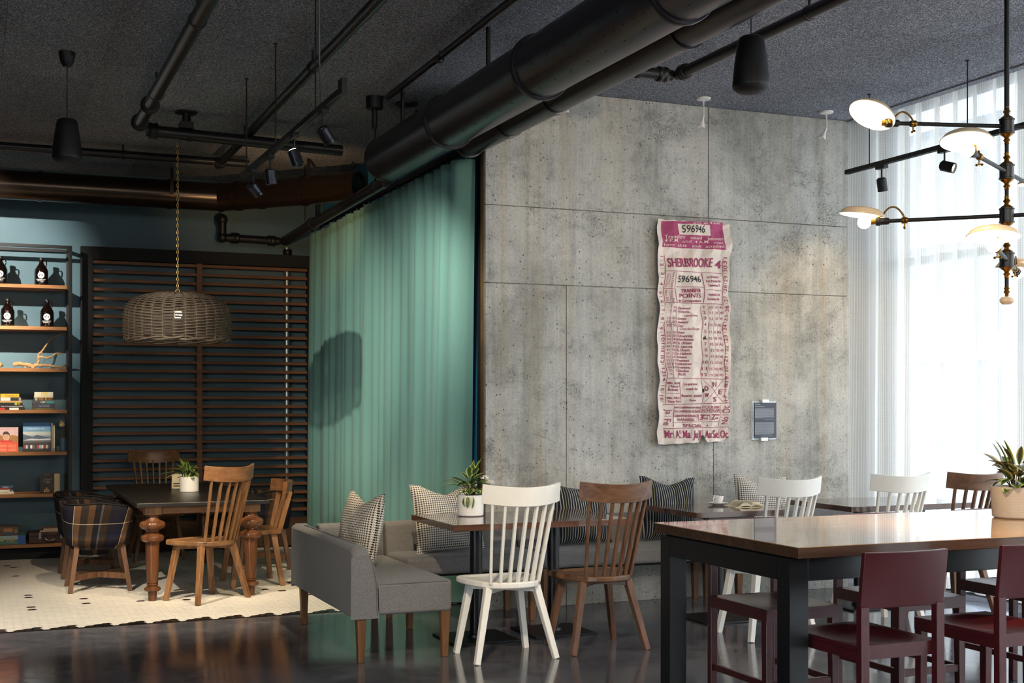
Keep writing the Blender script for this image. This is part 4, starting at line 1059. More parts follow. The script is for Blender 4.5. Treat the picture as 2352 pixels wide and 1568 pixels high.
# red bar chairs
def bar_chair(label, loc, rot, hb=.916):
    t = thing('bar_chair', label, 'chair', loc, rot, 'oxblood bar chairs')   # faces +y, origin under the seat centre
    hw, d, zs = .195, .235, .56
    # dished seat
    def top(u, v):
        a, b = u * 2 - 1, v * 2 - 1; q = max(0, 1 - (a * a * 1.15 + (b + .1) ** 2 * 1.1))
        return (a * hw, b * d - .0, zs - .016 * q ** .6 * (3 * q - 2 * q * q) ** .5 if q > 0 else zs)
    n_ = 24; mb = MB().grid(top, n_, n_); b = len(mb.v)
    mb.build('seat', MT['red'], t)
    def rim(p, i): return
    MB().b2(-hw, hw, -d, d, zs - .055, zs - .0175).b2(-hw, -hw + .004, -d, d, zs - .02, zs - .0008).b2(hw - .004, hw, -d, d, zs - .02, zs - .0008).b2(-hw, hw, -d, -d + .004, zs - .02, zs - .0008).b2(-hw, hw, d - .004, d, zs - .02, zs - .0008).build('seat_frame', MT['red'], t)
    for sx in (-1, 1):
        MB().bar((sx * (hw - .019), d - .022, zs - .054), (sx * (hw - .017), d - .018, 0), .036, .042, .03, .034).build('leg', MT['red'], t, .002, 1)
        MB().bar((sx * (hw - .0185), -d - .012, .71), (sx * (hw - .0185), -d - .016, 0), .037, .034, .034, .034).build('back_post', MT['red'], t, .002, 1)
        MB().bar((sx * (hw - .02), -d + .01, .22), (sx * (hw - .02), d - .03, .22), .02, .03).build('stretcher', MT['red'], t, .002, 1)
    MB().b2(-hw + .03, hw - .03, d - .03, d - .008, .2, .235).build('foot_rail', MT['red'], t, .002, 1)
    mb = MB(); nu = 12; out = []
    m_ = 5
    def pan(q, z): return (-d - .012 - .030 * (1 - q * q) * (z - .70) / .24 - .03 * ((z - .70) / .24), z)
    vs = []; fs = []
    zz = [.70, .74, .80, .86, hb - .012, hb - .003, hb]
    for s2 in (0, 1):
        for z in zz:
            for i in range(nu + 1):
                q = -1 + 2 * i / nu; kx = 1 - (.012 if z == hb else (.004 if z == hb - .003 else 0))
                y, z2 = pan(q, z); vs.append((q * hw * kx, y + (.011 if s2 else -.011), z2))
    w = nu + 1; nz = len(zz)
    for j in range(nz - 1):
        for i in range(nu):
            q = (j * w + i, j * w + i + 1, (j + 1) * w + i + 1, (j + 1) * w + i); fs.append(q); fs.append(tuple(nz * w + k for k in reversed(q)))
    for i in range(nu):
        fs.append((i + 1, i, nz * w + i, nz * w + i + 1)); a = (nz - 1) * w; fs.append((a + i, a + i + 1, nz * w + a + i + 1, nz * w + a + i))
    for j in range(nz - 1):
        fs.append((j * w, (j + 1) * w, nz * w + (j + 1) * w, nz * w + j * w)); a = j * w + nu; fs.append((a + w, a, nz * w + a, nz * w + a + w))
    MB().add(vs, fs).build('back_panel', MT['red'], t, .003, 3)
    return t
rc = bar_chair('oxblood red bar chair on the near side of the bar table, whole back in view', (3.255, 4.235, 0), 0)
dup(rc, (3.915, 4.235, 0), 0, 'oxblood red bar chair on the near side, cut off by the right photo edge')
dup(rc, (3.43, 5.10, 0), PI, 'oxblood red bar chair on the far side, seen between the black table legs')
dup(rc, (4.155, 5.10, 0), PI, 'oxblood red bar chair on the far side, behind the nearest red chair')
dup(rc, (4.93, 5.10, 0), PI, 'oxblood red bar chair on the far side, at the right edge of the photo')
# ================================================================== POSTER, PLAQUE
_tc = {}
def text_geo(s):
    if s not in _tc:
        cu = bpy.data.curves.new('t', 'FONT'); cu.body = s; cu.size = 1; cu.resolution_u = 3; cu.offset = .006
        o = bpy.data.objects.new('t', cu); me = o.to_mesh()
        vs = [(v.co.x, v.co.y) for v in me.vertices]; fs = [tuple(p.vertices) for p in me.polygons]
        o.to_mesh_clear(); bpy.data.objects.remove(o); bpy.data.curves.remove(cu)
        xs = [p[0] for p in vs] or [0]; ys = [p[1] for p in vs] or [0]
        _tc[s] = (vs, fs, min(xs), max(xs), min(ys), max(ys))
    return _tc[s]

PY_ = 8.58
pu0, pu1, pv0, pv1 = 4.722, 5.342, 1.165, 2.852
def tri(t): return abs((t % 1.0) * 2 - 1)
def crumple(x, z):
    u, v = x - pu0, z - pv0
    h = .016 * tri((v * .92 - u * .42) / .235 + .1) + .010 * tri((u) / .165 + .2) + .011 * tri((v + u * .55) / .41 + .6) + .006 * tri((v * .8 - u) / .12) * tri(v / .5)
    return -.004 - h * 1.8
def edge_l(z): return pu0 + .006 * math.sin(z * 9) + .005 * tri(z / .17) 
def edge_r(z): return pu1 + .008 * math.sin(z * 7 + 1) + .006 * tri(z / .21 + .3)
def bottom(x):
    u = (x - pu0) / (pu1 - pu0)
    b = pv0 + .02 * u
    if .57 < u < .69: b += .062 * (1 - abs(u - .63) / .06)
    if u > .9: b += .045 * (u - .9) / .1
    return b + .006 * tri(u * 5)
po = thing('ticket_poster', 'tall crumpled crimson and cream transit ticket poster on the concrete wall', 'poster', (5.03, 8.58, pv0), world=True)
NU, NV = 60, 160
def pg(u, v):
    zt = pv1 + .004 * math.sin(u * 40) - .012 * (u - .5); x0 = pu0 + (pu1 - pu0) * u; z = bottom(x0) + (zt - bottom(x0)) * v
    x = edge_l(z) + (edge_r(z) - edge_l(z)) * u
    return (x, PY_ + crumple(x, z), z)
g = MB().grid(pg, NU, NV, False)
def world(x, y): return px(x, y, PY_)
holes = [(world(1614.5, 777), .014), (world(1607, 897), .014)]
keep = []
for f in g.f:
    cx = sum(g.v[i][0] for i in f) / 4; cz = sum(g.v[i][2] for i in f) / 4
    keep.append(all((cx - h.x) ** 2 + (cz - h.z) ** 2 > (r * (1 + .25 * math.sin(9 * math.atan2(cz - h.z, cx - h.x)))) ** 2 for h, r in holes))
g.f = [f for f, k in zip(g.f, keep) if k]; g.sm = g.sm[:len(g.f)]; g.mi = g.mi[:len(g.f)]
sheet = g.build('sheet', MT['poster'], po, solid=.0012)
ink, dark, cream, dark2 = MB(), MB(), MB(), MB()
def inpaper(x, z): return all((x - h.x) ** 2 + (z - h.z) ** 2 > (r * 1.15) ** 2 for h, r in holes)
def lay(mb, vs, fs, off=.0028):
    V = [(x, PY_ + crumple(x, z) - off, z) for x, z in vs]
    mb.add(V, [f for f in fs if all(inpaper(vs[i][0], vs[i][1]) for i in f)])
def A(x, y): return (1460 + x / 5.6, 480 + y / 5.6)
def B(x, y): return (1460 + x / 4.9, 740 + y / 4.9)
def T(s, k, x0, x1, yb, yt, mb=None, rot=0, slant=0.0, off=.0050):
    "text filling the box x0..x1, baseline yb to cap height yt (crop coordinates)"
    vs, fs, a, b, c, d = text_geo(s)
    if not vs: return
    if s in ('1', 'I'):
        if rot: m_ = (yb + yt) / 2; h_ = (yt - yb) * .10; yb, yt = m_ - h_, m_ + h_
        else: m_ = (x0 + x1) / 2; x0, x1 = m_ - 5, m_ + 5
    if rot == 0:
        p, q, r_ = k(x0, yb), k(x1, yb), k(x0, yt)
        p, q, r_ = world(*p), world(*q), world(*r_)
        ex = ((q.x - p.x) / (b - a), (q.z - p.z) / (b - a)); ey = ((r_.x - p.x + slant) / .72, (r_.z - p.z) / .72)
        lay(mb or ink, [(p.x + (x - a) * ex[0] + y * ey[0], p.z + (x - a) * ex[1] + y * ey[1]) for x, y in vs], fs, off)
    else:   # reading downward (rot=1) or upward (rot=-1); x0..x1 = cap height span, yb..yt = run of the word
        P1, P2 = world(*k(x0, yb)), world(*k(x1, yt)); X_0, X_1, Z0, Z1 = P1.x, P2.x, P1.z, P2.z
        if rot == 1: lay(mb or ink, [(X_0 + y / .72 * (X_1 - X_0), Z0 + (x - a) / (b - a) * (Z1 - Z0)) for x, y in vs], fs, off)
        else: lay(mb or ink, [(X_1 - y / .72 * (X_1 - X_0), Z1 - (x - a) / (b - a) * (Z1 - Z0)) for x, y in vs], fs, off)
def L_(k, x0, y0, x1, y1, w=.0035, mb=None, off=.0034):
    P, Q = world(*k(x0, y0)), world(*k(x1, y1)); n = max(2, int((Q - P).length / .012)); d = (Q - P).normalized(); nx, nz = -d.z * w / 2, d.x * w / 2
    vs = []
    for i in range(n + 1):
        t = i / n; x, z = P.x + (Q.x - P.x) * t, P.z + (Q.z - P.z) * t; vs += [(x + nx, z + nz), (x - nx, z - nz)]
    lay(mb or ink, vs, [(2 * i, 2 * i + 1, 2 * i + 3, 2 * i + 2) for i in range(n)], off)
def quad(mb, k, c, off, n=18, m=14):
    vs = []
    for j in range(m + 1):
        for i in range(n + 1):
            u, v = i / n, j / m
            x = (c[0][0] * (1 - u) + c[1][0] * u) * (1 - v) + (c[3][0] * (1 - u) + c[2][0] * u) * v
            y = (c[0][1] * (1 - u) + c[1][1] * u) * (1 - v) + (c[3][1] * (1 - u) + c[2][1] * u) * v
            w = world(*k(x, y)); vs.append((w.x, w.z))
    lay(mb, vs, [(j * (n + 1) + i, j * (n + 1) + i + 1, (j + 1) * (n + 1) + i + 1, (j + 1) * (n + 1) + i) for j in range(m) for i in range(n)], off)
fld = MB()
quad(fld, A, [(312, 158), (1100, 180), (1103, 535), (306, 493)], .0016, 60, 26)
quad(cream, A, [(503, 196), (910, 215), (925, 352), (515, 336)], .0024, 30, 10)
T('p.m. et 4 a.m.', A, 690, 1070, 203, 175, cream, off=.0055)
T('Transfers', A, 338, 600, 386, 338, cream); T('issued', A, 662, 822, 396, 356, cream); T('between', A, 888, 1085, 410, 366, cream)
T('4 P.M.', A, 338, 518, 430, 390, cream); T('and', A, 575, 678, 438, 402, cream); T('4 A.M.', A, 735, 905, 446, 410, cream); T('must', A, 955, 1085, 456, 426, cream)
T('have', A, 335, 455, 482, 442, cream); T('this', A, 520, 628, 492, 450, cream); T('stub', A, 695, 808, 500, 462, cream); T('attached', A, 862, 1085, 506, 470, cream)
T('596946', A, 555, 855, 312, 215, dark, off=.006)
for dx in (0, 3, 6): T('SHERBROOKE', A, 370 + dx, 950 + dx, 752, 632)
for dx in (0, 3, 6): T('4', A, 992 + dx, 1075 + dx, 765, 665)
L_(A, 345, 800, 1080, 832); L_(A, 345, 600, 345, 1240, .004); L_(A, 1095, 640, 1085, 1240, .004)
L_(A, 472, 810, 490, 1205, .004); L_(A, 832, 830, 845, 1205, .005); L_(A, 500, 1003, 830, 1012); L_(A, 865, 1043, 1072, 1055); L_(A, 350, 1022, 470, 1030); L_(A, 355, 1205, 1085, 1228, .004); L_(A, 403, 850, 403, 1010, .0025); L_(A, 415, 1060, 415, 1190, .0025)
T('596946', A, 510, 808, 945, 858, dark2, off=.0055)
for dx in (0, 2, 4): T('TRANSFER', A, 555 + dx, 785 + dx, 1078, 1028)
for dx in (0, 2, 4): T('POINTS', A, 528 + dx, 800 + dx, 1145, 1090)
for dx in (0, 2): T('de Correspondance', A, 515 + dx, 808 + dx, 1200, 1165)
for dx in (0, 2): T('La Voiture', A, 882 + dx, 1035 + dx, 895, 860); T('Est Partie Du', A, 868 + dx, 1052 + dx, 950, 915); T('Terminus À', A, 880 + dx, 1045 + dx, 1005, 970); T('Vehicle Left', A, 885 + dx, 1052 + dx, 1122, 1088); T('Terminus At', A, 878 + dx, 1042 + dx, 1178, 1142)
T("Vers L'Ouest", A, 425, 455, 815, 1015, rot=1); T("Vers L'Est", A, 360, 390, 835, 1005, rot=1); T("West B'd", A, 425, 455, 1045, 1195, rot=1); T("East B'd", A, 362, 390, 1045, 1190, rot=1)
ys_ = [(590, 640), (700, 740), (815, 855), (945, 985), (1055, 1095), (1175, 1215), (1290, 1320), (1395, 1430), (1515, 1550)]
for i, (a, b) in enumerate(ys_):
    T(str(i + 1), A, 285, 330, a, b, rot=1); L_(A, 285, b + 32, 318, b + 32, .003)
for i, y in enumerate((175, 268, 352, 430, 545, 630, 740, 850)):
    T(str(9 + i + (1 if 0 else 0)) if i else '10', B, 262, 300, y - 32, y + 32, rot=1) if i else T('10', B, 262, 300, y - 30, y + 35, rot=1)
    L_(B, 265, y + 45, 298, y + 45, .003)
for i, y in enumerate((670, 775, 905, 1025, 1160, 1290, 1405)): T(str(31 - i), A, 1098, 1138, y - 42, y + 42, rot=-1); L_(A, 1102, y + 56, 1135, y + 56, .003)
for i, y in enumerate((60, 180, 300, 420, 530, 640, 730, 850)): T(str(24 - i), B, 965, 1000, y - 34, y + 34, rot=-1); L_(B, 968, y + 52, 998, y + 52, .003)
L_(B, 300, 0, 318, 915, .004); L_(B, 960, 0, 985, 905, .004); L_(A, 410, 1215, 412, 1560, .0025); L_(A, 482, 1220, 490, 1560, .003); L_(B, 368, 0, 378, 625, .0025); L_(B, 430, 0, 435, 625, .003)
L_(A, 820, 1240, 830, 1560, .003); L_(B, 716, 0, 722, 625, .003)
for xx in (898, 962, 1030): L_(A, xx, 1240, xx + 6, 1560, .002)
for xx in (786, 850, 905): L_(B, xx, 0, xx + 4, 620, .002)
st = [('', '75', 'Claremont', 1288), ('5', '70', 'Victoria-', 1332), ('', '', '', 0), ('10', '65', 'Greene', 1420), ('15', '60', 'Atwater', 1466), ('20', '55', 'Guy-', 1512)]
for l, r_, nme, y in st:
    if not y: continue
    if l: T(l, A, 368 if len(l) > 1 else 388, 408, y, y - 34)
    if r_: T(r_, A, 432, 478, y, y - 34)
    for dx in (0, 2): T(nme, A, 505 + dx, 505 + dx + 19 * len(nme), y + 6, y - 28)
T('Lansdowne', A, 608, 775, 1386, 1352); T('Côte-des-Neiges', A, 525, 775, 1560, 1525)
for i, (l, r_, nme) in enumerate((('25', '50', 'Peel'), ('25', '50', 'University'), ('30', '45', 'Park Avenue'), ('35', '40', 'St. Urbain'), ('40', '35', 'St. Laurent'), ('45', '30', 'St. Denis'), ('50', '25', 'St. Hubert'), ('50', '25', 'Amherst'), ('55', '20', 'Papineau'), ('60', '15', 'Delorimier'), ('65', '10', 'Frontenac'), ('70', '5', 'Davidson'), ('75', '', 'Pie IX'))):
    y = 128 + i * 39
    T(l, B, 315 + i * 1.2, 357 + i * .6, y, y - 27)
    if r_: T(r_, B, 380 if len(r_) > 1 else 405, 424, y, y - 27)
    for dx in (0, 2): T(nme, B, 440 + dx, 440 + dx + 15.5 * len(nme), y + 4, y - 25)
for i, y in enumerate((1280, 1350, 1425, 1505)):
    T(str(i + 1), A, 842, 868, y, y - 38)
    for a, b in ((912, 948), (978, 1015), (1040, 1080)): T({912: '15', 978: '30', 1040: '45'}[a], A, a, b, y + 6, y - 28)
for i, y in enumerate((125, 0, 262, 330, 400, 468, 538, 606)):
    if y:
        T(str(i + 5), B, 742 if i < 5 else 728, 765 if i < 5 else 780, y, y - 36)
    y2 = y or 195
    for a, b in ((795, 830), (852, 890), (908, 945)): T({795: '15', 852: '30', 908: '45'}[a], B, a + i * 1.5, b + i * 1.5, y2 + 2, y2 - 28)
L_(B, 305, 628, 972, 640, .004)
for dx in (0, 2):
    T('Min. Après', B, 325 + dx, 468 + dx, 695, 668); T("L'Heure", B, 338 + dx, 452 + dx, 735, 705); T('Perforée', B, 338 + dx, 448 + dx, 772, 742); T('Min. After', B, 330 + dx, 462 + dx, 862, 835); T('Time Pch.', B, 330 + dx, 468 + dx, 902, 875)
    T('Le porteur', B, 515 + dx, 662 + dx, 708, 678); T('vient de', B, 530 + dx, 648 + dx, 762, 735); T('Bearer started', B, 485 + dx, 702 + dx, 838, 808); T('from', B, 562 + dx, 635 + dx, 888, 862)
L_(B, 325, 796, 468, 800); L_(B, 470, 650, 478, 905, .004); L_(B, 712, 655, 726, 905, .004); L_(B, 735, 655, 962, 895, .003); L_(B, 742, 900, 958, 652, .003)
for dx in (0, 3, 6):
    T('N', B, 818 + dx, 862 + dx, 725, 668); T('E', B, 908 + dx, 945 + dx, 810, 752); T('S', B, 835 + dx, 875 + dx, 892, 838); T('W', B, 735 + dx, 775 + dx, 842, 795); T('O', B, 735 + dx, 768 + dx, 772, 712)
L_(B, 285, 925, 1025, 908, .004); L_(B, 395, 940, 392, 1175, .004); L_(B, 920, 930, 908, 1170, .004); L_(B, 385, 1020, 915, 1012, .003); L_(B, 390, 1128, 910, 1112, .003); L_(B, 290, 1195, 1015, 1175, .004); L_(B, 712, 940, 712, 1010, .003); L_(B, 690, 1035, 680, 1110, .003); L_(B, 795, 1030, 795, 1105, .003)
for dx in (0, 2):
    T('Voir Conditions au verso', B, 400 + dx, 708 + dx, 968, 940); T('See Conditions on back', B, 400 + dx, 706 + dx, 1008, 980); T('ÉCOLIER', B, 728 + dx, 905 + dx, 968, 938, slant=.006); T('SCHOLAR', B, 720 + dx, 905 + dx, 1004, 974, slant=.006)
    T('CORRESPONDANCE', B, 392 + dx, 682 + dx, 1066, 1036); T('TRANSFER', B, 440 + dx, 632 + dx, 1110, 1078); T('3', B, 695 + dx, 730 + dx, 1095, 1035, slant=.01); T('2', B, 802 + dx, 842 + dx, 1092, 1030, slant=.01); T('rd', B, 738 + dx, 772 + dx, 1092, 1062); T('nd', B, 852 + dx, 885 + dx, 1088, 1058); T('ième', B, 735 + dx, 790 + dx, 1052, 1030); T('ième', B, 845 + dx, 900 + dx, 1048, 1025)
    T('SPÉCIAL', B, 505 + dx, 712 + dx, 1175, 1142)
cs = world(*B(775, 1160)); vs = [(cs.x + (.010 if k % 2 == 0 else .004) * math.sin(PI * k / 5), cs.z + (.010 if k % 2 == 0 else .004) * math.cos(PI * k / 5)) for k in range(10)]
lay(ink, vs, [tuple(range(10))])
T('Ja', B, 305, 378, 975, 1032, rot=1); T('Fe', B, 290, 368, 1085, 1158, rot=1); T('Dc', B, 935, 1010, 938, 1015, rot=-1); T('No', B, 935, 1000, 1062, 1145, rot=-1); L_(B, 290, 1056, 370, 1056, .003); L_(B, 935, 1040, 1005, 1040, .003)
for s_x, a, b in (('Mr', 295, 372), ('Al', 402, 458), ('Ma', 490, 570), ('Ju', 600, 662), ('Jl', 675, 706), ('Au', 752, 820), ('Se', 845, 912), ('Oc', 935, 1005)):
    for dx in (0, 2, 4): T(s_x, B, a + dx, b + dx, 1298, 1208)
for xx in (382, 472, 585, 668, 730, 832, 922): L_(B, xx, 1205, xx + 2, 1305, .003)
fld.build('printed_field', MT['pinkfield'], sheet); cream.build('pale_lettering', MT['poster'], sheet); ink.build('crimson_lettering', MT['ink'], sheet); dark.build('number_lettering', MT['inkdark'], sheet); dark2.build('number_lettering', MT['inkdark'], sheet)

pq = thing('wall_plaque', 'small charcoal text plaque under clear acrylic with white clips on the concrete wall', 'plaque', (5.68, 8.58, 1.2), world=True)
q0, q1 = px(1728.5, 921, 8.58), px(1783.5, 1009, 8.58)
MB().b2(q0.x, q1.x, 8.584, 8.598, q1.z, q0.z).build('acrylic_sheet', MT['acrylic'], pq)
c0, c1 = px(1732.5, 924.5, 8.585), px(1782, 1005.5, 8.585)
MB().b2(c0.x, c1.x, 8.578, 8.584, c1.z, c0.z).build('card', MT['card'], pq)
pl_ = MB()
def ln(a, b, y, w=.0016):
    P, Q = px(1460 + a / 4.9, 740 + y / 4.9, 8.57), px(1460 + b / 4.9, 740 + y / 4.9, 8.57); pl_.b2(P.x, Q.x, 8.5775, 8.5779, P.z - w / 2, P.z + w / 2)
ln(1348, 1410, 923, .003); ln(1348, 1460, 945, .003)
for k in range(14): ln(1348, 1566 - (120 if k == 13 else RND.randint(0, 6)), 972 + k * 8, .0022)
for k in range(17): ln(1348, 1566 - (20 if k == 16 else RND.randint(0, 6)), 1130 + k * 8, .0022)
ln(1450, 1566, 1090, .0015); ln(1430, 1560, 1280, .0015)
stuff(pl_.build('small_print', MT['pale'], pq))
for (a, b, y0, y1) in ((1423, 1500, 868, 905), (1410, 1487, 1298, 1335)):
    P, Q = px(1460 + a / 4.9, 740 + y0 / 4.9, 8.57), px(1460 + b / 4.9, 740 + y1 / 4.9, 8.57)
    MB().b2(P.x, Q.x, 8.566, 8.598, Q.z, P.z).build('clip', MT['tape'], pq, .002)

# ================================================================== PLANTS AND TABLE THINGS
def leaf_me(name, L, Wd, mat, fold=.25, droop=.3, n=8, tip=1.0):
    mb = MB(); rows = []; eds = []; vs = []; m = 5
    for i in range(n + 1):
        t = i / n; w = Wd * (math.sin(PI * min(1, t * .97 + .03) ** tip) ** .75) * .5 + .0006
        for j in range(m):
            a = -1 + 2 * j / (m - 1)
            vs.append((a * w, L * t * (1 - .12 * droop * t), -droop * L * t * t * .6 + abs(a) * w * fold)); eds.append(abs(a) ** 1.5)
    fs = [(i * m + j, i * m + j + 1, (i + 1) * m + j + 1, (i + 1) * m + j) for i in range(n) for j in range(m - 1)]
    me = mb.add(vs, fs, True).data(name, mat)
    at = me.attributes.new('edge', 'FLOAT', 'POINT'); at.data.foreach_set('value', eds)
    return me
LF = dict(a=leaf_me('leaf', .070, .047, MT['leaf'], .22, .45), b=leaf_me('leaf', .062, .042, MT['leaf'], .15, .8), blade=leaf_me('leaf', .15, .013, MT['blade'], .5, .75, 12, .8), blade2=leaf_me('leaf', .11, .020, MT['blade'], .4, .2, 10, .75),
          g=leaf_me('leaf', .055, .056, MT['green'], .15, .3), d=leaf_me('leaf', .085, .055, MT['leafdark'], .3, .4), d2=leaf_me('leaf', .10, .03, MT['leafdark'], .35, .25))
def plant(t, z, R0, spec, seed, flower=None, lsc=1.0):
    r = random.Random(seed); items = []
    for (kind, n, elo, ehi, h0, h1, az0, az1) in spec:
        for i in range(n):
            az = math.radians(az0 + (az1 - az0) * (i + r.random() * .7) / n); el = math.radians(r.uniform(elo, ehi)); rad = R0 * r.uniform(.1, .75); h = r.uniform(h0, h1)
            o = put('leaf', LF[kind], t); o.location = (rad * math.cos(az), rad * math.sin(az), z + h)
            d = Vector((math.cos(az) * math.cos(el), math.sin(az) * math.cos(el), math.sin(el)))
            q = d.to_track_quat('Y', 'Z'); o.rotation_euler = q.to_euler(); s = r.uniform(.85, 1.2) * lsc; o.scale = (s, s, s)
            items.append((o.location.copy(), h))
    sm = MB()
    for p, h in items:
        if h > .02: sm.tube([(p.x * .35, p.y * .35, z - .01), (p.x * .7, p.y * .7, z + h * .55), tuple(p)], .0022, 5)
    if sm.v: stuff(sm.build('stems', MT['stem'], t))
    if flower:
        for (fx, fy, fz, fr) in flower:
            mb = MB()
            for i in range(26):
                a, b = r.uniform(0, 2 * PI), r.uniform(-.2, 1); k = math.sqrt(max(0, 1 - b * b)); c = Vector((fx + fr * k * math.cos(a), fy + fr * k * math.sin(a), z + fz + fr * b * .8))
                for q in range(4):
                    u = q * PI / 2 + i; mb.ball(c + Vector((math.cos(u), math.sin(u), .2)) * .005, .0046, 6, .5)
            stuff(mb.build('flower_head', MT['petal'] , t))
            MB().tube([(fx * .4, fy * .4, z), (fx * .8, fy * .8, z + fz * .6), (fx, fy, z + fz)], .002, 5).build('flower_stem', MT['stem'], t)

def dimple_pot(name_mat, R1, R2, h, rows, per, t, amp=.0022):
    n, m = per * 4, rows * 4
    def f(u, v):
        a = u * 2 * PI; r = R1 + (R2 - R1) * v; e = max(0, min(1, min(v, 1 - v) / .06))
        k = abs(math.sin(a * per / 2 + PI / 2 * (v * rows))) * abs(math.sin(a * per / 2 - PI / 2 * (v * rows)))
        r += amp * k * e - (.012 * max(0, 1 - v / .06) ** 2)
        return (r * math.cos(a), r * math.sin(a), v * h)
    pt = MB().grid(f, n, m, True, True).build('pot', MT[name_mat], t)
    MB().lathe([(R2 + .0005, h), (R2 - .001, h + .003), (R2 - .008, h + .002), (R2 - .009, h - .02), (.001, h - .022)], (0, 0, 0), 48).build('rim', MT[name_mat], pt)
    MB().lathe([(.001, 0), (R1 - .012, 0)], (0, 0, .0005), 32).build('foot', MT[name_mat], pt)
    MB().lathe([(.001, .006), (R2 * .5, .003), (R2 - .009, 0)], (0, 0, h - .016), 32).build('soil', MT['soil'], pt)
MT['tan_pot'] = plain('tan_ceramic', 'b3a594', .5, var=.05)
p1 = thing('potted_plant', 'variegated plant with white flowers in a dimpled white pot on the cafe table', 'potted plant', (2.955, 7.83, .75), group='potted plants')
dimple_pot('porcelain', .083, .086, .133, 13, 40, p1, .0014)
plant(p1, .125, .07, [('a', 9, -5, 50, .03, .10, 150, 400), ('b', 8, -25, 30, .0, .05, 120, 420), ('a', 8, -10, 60, .07, .135, 160, 380), ('a', 4, 40, 85, .10, .15, 0, 360), ('blade', 5, 20, 50, .03, .07, 130, 250), ('blade2', 3, 55, 75, .09, .13, -20, 90), ('g', 9, -20, 50, .03, .11, -75, 60)], 5, [(.085, -.03, .115, .022), (.115, -.055, .085, .022)], 1.15)
for k, (ax, el, tw) in enumerate(((-2.45, -78, .5), (-2.12, -80, -.1), (-1.72, -76, -.55))):
    o = put('leaf', LF['a'], p1); o.location = (.083 * math.cos(ax), .083 * math.sin(ax), .132); d = Vector((.45 * math.cos(ax), .45 * math.sin(ax), -1)); o.rotation_euler = (d.to_track_quat('Y', 'Z') @ Quaternion((0, 1, 0), tw * 1.6)).to_euler(); o.scale = (.8, 1 + .1 * k, 1)
p2 = thing('potted_plant', 'spiky variegated plant in a smooth white pot on the black-topped dining table', 'potted plant', (1.655, 11.05, .738), group='potted plants')
_m = MB().lathe([(.001, 0), (.074, 0), (.078, .004), (.079, .125), (.078, .128), (.073, .126), (.072, .11)], (0, 0, 0), 48); pt = _m.build('pot', MT['porcelain'], p2)
MB().lathe([(.001, .006), (.072, 0)], (0, 0, .112), 32).build('soil', MT['soil'], pt)
plant(p2, .118, .06, [('a', 9, 0, 60, .02, .09, 200, 420), ('b', 9, -20, 35, .0, .05, 150, 420), ('blade2', 9, 45, 82, .0, .06, 90, 300), ('blade', 4, 15, 45, .02, .05, 150, 220)], 9, None, 1.22)
p3 = thing('potted_plant', 'dark variegated plant with cream flowers in a large tan dimpled pot on the bar table', 'potted plant', (4.66, 4.86, .9205), group='potted plants')
dimple_pot('tan_pot', .110, .119, .150, 12, 40, p3, .0022)
plant(p3, .145, .10, [('d', 14, -10, 50, .02, .12, 90, 330), ('d', 10, 0, 60, .05, .15, 0, 360), ('d2', 5, 45, 80, .08, .14, 100, 300), ('blade2', 3, 70, 85, .10, .13, 120, 200), ('a', 8, -30, 25, .0, .05, 120, 280)], 21, [(.03, -.06, .13, .024), (.07, -.03, .10, .024), (.0, -.09, .05, .012)], 1.15)
for k_s in (1, 2):
    o = put('leaf', LF['blade2'], p3); o.location = (-.01 * k_s, 0, .24); o.rotation_euler = (1.25 + .1 * k_s, .1, .5 * k_s); o.scale = (1.7, 1.1, 1)

cp_ = thing('coffee_cup', 'white coffee cup standing on its saucer on the cafe table', 'cup', (4.90, 7.98, .7595))
MB().lathe([(.001, 0), (.022, 0), (.024, .003), (.030, .012), (.036, .03), (.0395, .055), (.038, .056), (.034, .032), (.026, .012), (.001, .008)], (0, 0, 0), 36).build('bowl', MT['porcelain'], cp_)
MB().tube([(-.034 - .0 , -.012, .045), (-.048, -.018, .046), (-.054, -.02, .034), (-.046, -.017, .020), (-.031, -.011, .018)], .0042, 8).build('handle', MT['porcelain'], cp_)
sa = thing('saucer', 'white saucer under the coffee cup', 'saucer', (4.90, 7.98, .75))
MB().lathe([(.001, 0), (.032, 0), (.036, .003), (.058, .010), (.074, .017), (.075, .0185), (.056, .0135), (.034, .0075), (.001, .0085)], (0, 0, 0), 40).build('dish', MT['porcelain'], sa)

ob = thing('open_book', 'paperback lying open, pages up, beside the coffee cup', 'book', (5.015, 7.80, .75), -.10)
def page(sg, lift):
    def f(u, v):
        t = u; x = sg * t * .118; z = lift * math.sin(min(1, t * 1.25) * PI) ** .7 * (1 - .55 * t) + .004 + .010 * (1 - t)
        return (x, -.085 + .17 * v, z)
    return f
for sg, h in ((-1, .040), (1, .034)):
    nu, nv = 14, 4; A_ = [page(sg, h)(i / nu, j / nv) for j in range(nv + 1) for i in range(nu + 1)]; B_ = [(x, y, .003 + .3 * max(0, z - .012) * (1 if abs(x) < .1 else .5)) for x, y, z in A_]
    w = nu + 1; n0 = len(A_); fs = []
    for j in range(nv):
        for i in range(nu):
            q = (j * w + i, j * w + i + 1, (j + 1) * w + i + 1, (j + 1) * w + i); q = q if sg > 0 else tuple(reversed(q)); fs.append(q); fs.append(tuple(n0 + k for k in reversed(q)))
    for i in range(nu):
        fs.append((i, n0 + i, n0 + i + 1, i + 1)); a = nv * w; fs.append((a + i, a + i + 1, n0 + a + i + 1, n0 + a + i))
    for j in range(nv): fs.append((j * w + nu, n0 + j * w + nu, n0 + (j + 1) * w + nu, (j + 1) * w + nu))
    MB().add(A_ + B_, fs, True).build('page_block', MT['paper'], ob)
    MB().b2(0 if sg > 0 else -.124, .124 if sg > 0 else 0, -.088, .088, 0, .003).build('cover', MT['paper'], ob)

